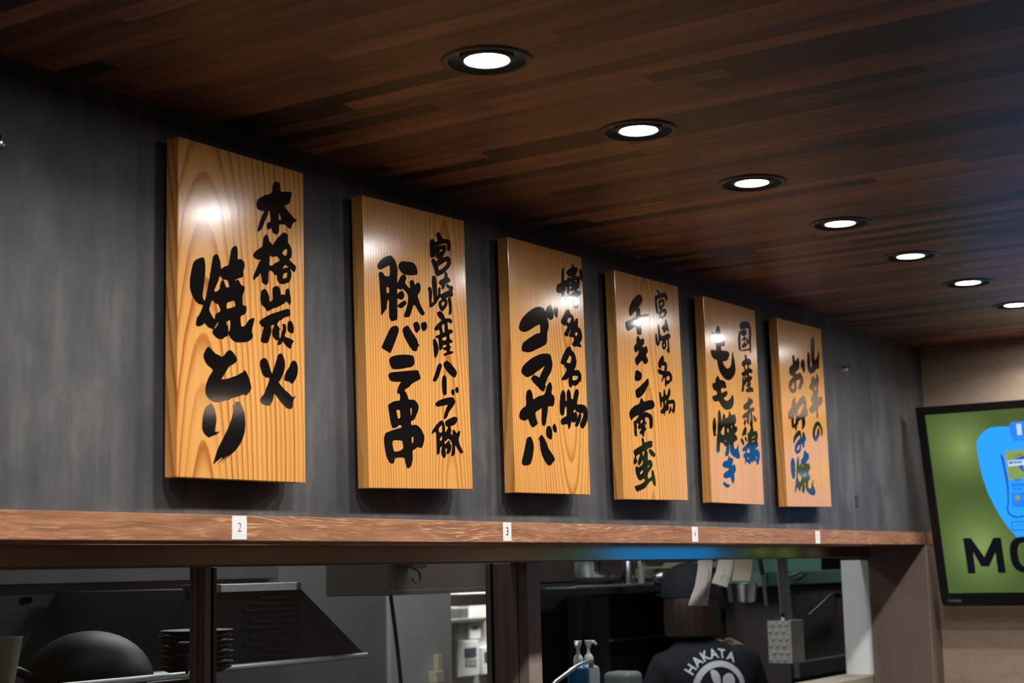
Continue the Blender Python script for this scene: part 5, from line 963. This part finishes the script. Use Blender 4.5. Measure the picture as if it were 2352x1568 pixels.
# shirt: torso and sleeves in one skin
sb = MB()
sb.loft([((0, 0, .80), .165, .125), ((0, -.005, .90), .160, .12), ((0, -.01, 1.0), .155, .115), ((0, -.012, 1.08), .168, .120), ((-.002, -.014, 1.14), .178, .118), ((-.004, -.014, 1.19), .178, .106), ((-.010, -.010, 1.228), .150, .088), ((-.015, -.004, 1.255), .105, .072), ((-.02, 0, 1.275), .066, .058), ((-.02, 0, 1.284), .058, .052)], 40)
sb.tube([(-.11, -.01, 1.185), (-.15, -.005, 1.178), (-.178, .03, 1.09), (-.192, .05, 1.03)], [.062, .066, .062, .064], 24)
sb.tube([(.11, -.01, 1.192), (.15, -.003, 1.185), (.195, .045, 1.12), (.215, .07, 1.085)], [.062, .066, .062, .062], 24)
shirt = sb.build('t_shirt', M['shirt'], person, True)
for v in shirt.data.vertices: v.co *= k_
rm = shirt.modifiers.new('r', 'REMESH'); rm.mode = 'VOXEL'; rm.voxel_size = 0.010
sm = shirt.modifiers.new('s', 'SMOOTH'); sm.factor = 0.5; sm.iterations = 6
tex = bpy.data.textures.new('folds', 'CLOUDS'); tex.noise_scale = 0.12
dp = shirt.modifiers.new('d', 'DISPLACE'); dp.texture = tex; dp.strength = 0.012; dp.mid_level = 0.5
apply_mods(shirt)
# trousers, shoes
tb = MB().loft([((0, 0, .62), .13, .11), ((0, 0, .72), .165, .125), ((0, 0, .84), .158, .122)], 32)
for s in (-1, 1): tb.tube([(s*.088, 0, .80), (s*.09, .01, .44), (s*.09, -.02, .09)], [.088, .068, .055], 20)
tr = tb.build('trousers', M['trouser'], person, True)
for v in tr.data.vertices: v.co *= k_
for s in (-1, 1):
    MB().loft([((s*.09, .04, 0.0), .042, .125), ((s*.09, .04, .03), .046, .13), ((s*.09, .02, .07), .04, .085), ((s*.09, -.01, .10), .036, .05)], 24).build('shoe', M['black'], person, True)
# head: hair bob, cap, ear tips stay under the hair
hz = 1.40; hx, hy = -.04, .02
def S_(r): return [((c[0], c[1], c[2]), a, b) for c, a, b in r]
hm = MB().loft(S_([((hx, hy-.012, 1.275), .088, .082), ((hx, hy-.012, 1.285), .101, .096), ((hx, hy-.010, 1.33), .106, .102), ((hx, hy-.006, 1.38), .103, .103), ((hx, hy-.004, 1.43), .098, .103), ((hx, hy, 1.475), .085, .09), ((hx, hy, 1.505), .055, .06)]), 56)
hair = hm.build('hair', M['hair'], person, True)
for v in hair.data.vertices:
    a = math.atan2(v.co.y-hy, v.co.x-hx); w_ = 1+0.018*math.sin(a*19)+0.012*math.sin(a*31+1.7)
    face = max(0.0, math.sin(a)-0.55)*1.2 if v.co.z < 1.44 else 0.0
    v.co.x = hx+(v.co.x-hx)*w_; v.co.y = hy+(v.co.y-hy)*(w_-0.5*face); v.co *= k_
cp = MB().loft(S_([((hx, hy+.004, 1.425), .108, .114), ((hx, hy+.004, 1.44), .109, .115), ((hx, hy+.004, 1.475), .105, .110), ((hx, hy+.004, 1.51), .090, .095), ((hx, hy+.004, 1.535), .064, .068), ((hx, hy+.004, 1.548), .034, .036), ((hx, hy+.004, 1.552), .006, .006)]), 40)
cap_ = cp.build('cap', M['cap'], person, True)
br_ = MB().loft([((hx, hy+.13, 1.428), .085, .075), ((hx, hy+.13, 1.434), .088, .078)], 32).build('brim', M['cap'], cap_, True)
for o_ in (cap_, br_):
    for v in o_.data.vertices: v.co *= k_
fc = MB()
for s in (-1, 1): fc.lathe([(0, -.010), (.008, -.006), (.010, 0), (.008, .006), (0, .010)], (hx+s*.03, hy+.088, 1.395), 14, 'Y')
ey = fc.build('eyes', M['white'], person, True)
for v in ey.data.vertices: v.co *= k_
ns = MB().loft([((hx, hy+.088, 1.355), .014, .018), ((hx, hy+.090, 1.365), .014, .020), ((hx, hy+.084, 1.40), .008, .010)], 16).build('nose', M['skin'], person, True)
for v in ns.data.vertices: v.co *= k_
mo = MB().loft([((hx, hy+.082, 1.335), .020, .008), ((hx, hy+.084, 1.342), .022, .009)], 16).build('mouth', mat('lips', (0.35, 0.10, 0.09), 0.4), person, True)
for v in mo.data.vertices: v.co *= k_
# emblem on the back of the shirt
bpy.context.view_layer.update()
Mw = Matrix.Translation(Vector(person.location)) @ Matrix.Rotation(psi, 4, 'Z'); Mi = Mw.inverted()
bvh = BVHTree.FromPolygons([v.co.copy() for v in shirt.data.vertices], [list(p.vertices) for p in shirt.data.polygons])
def on_back(px, py):
    o_ = Mi @ CAM; d_ = (Mi.to_3x3() @ ray(px, py)).normalized(); h = bvh.ray_cast(o_, d_); return h[0]
lc = on_back(1655, 1560) or Vector((0, -.12, 1.1))
cx_, cz_ = lc.x, lc.z-0.038
def drape(me, rot=math.radians(12)):
    for v in me.vertices:
        x, z = v.co.x, v.co.y; c_, s_ = math.cos(rot), math.sin(rot)
        X, Z = cx_+x*c_-z*s_, cz_+x*s_+z*c_
        h = bvh.ray_cast(Vector((X, -0.6, Z)), Vector((0, 1, 0)))
        v.co = Vector((X, (h[0].y if h[0] else -.1)-0.0025-(0.0004 if v.co.z > 0 else 0), Z))
    return me
def subdiv(me, n=3):
    b = bmesh.new(); b.from_mesh(me); bmesh.ops.triangulate(b, faces=b.faces[:])
    for _ in range(n):
        lg = [e for e in b.edges if e.calc_length() > 0.014]
        if lg: bmesh.ops.subdivide_edges(b, edges=lg, cuts=1); bmesh.ops.triangulate(b, faces=b.faces[:])
    b.to_mesh(me); b.free(); return me
RO = 0.105
emb = fill_mesh('emblem', [[circ(0, 0, RO, 72), circ(0, 0, RO-0.022, 72)]], 0.0003)
link('emblem_ring', drape(subdiv(emb)), M['logo_white'], person)
f1 = smooth_closed([(-.022, .075), (-.010, .078), (.004, .066), (.008, .045), (.004, .02), (.012, .0), (.0, -.06), (-.03, -.06), (-.028, -.01), (-.018, .02), (-.024, .045)])
f2 = smooth_closed([(.022, .045), (.040, .052), (.058, .045), (.064, .025), (.058, .0), (.05, -.05), (.015, -.05), (.012, .0), (.014, .03)])
link('emblem_figure', drape(subdiv(fill_mesh('figure', [[f1], [f2]], 0.0003))), M['logo_white'], person)
parts = []
for ch, a in zip('HAKATA', (-54, -37, -21, -5, 10, 26)):
    t_ = math.radians(a+12); mm = Matrix.Translation((math.sin(t_)*(RO+0.024), math.cos(t_)*(RO+0.024), 0)) @ Matrix.Rotation(-t_, 4, 'Z')
    parts.append((text_mesh(ch, 0.046, 0.0003, 'CENTER', 0.0012), mm))
link('emblem_lettering', drape(subdiv(join_meshes('letters', parts))), M['logo_white'], person)
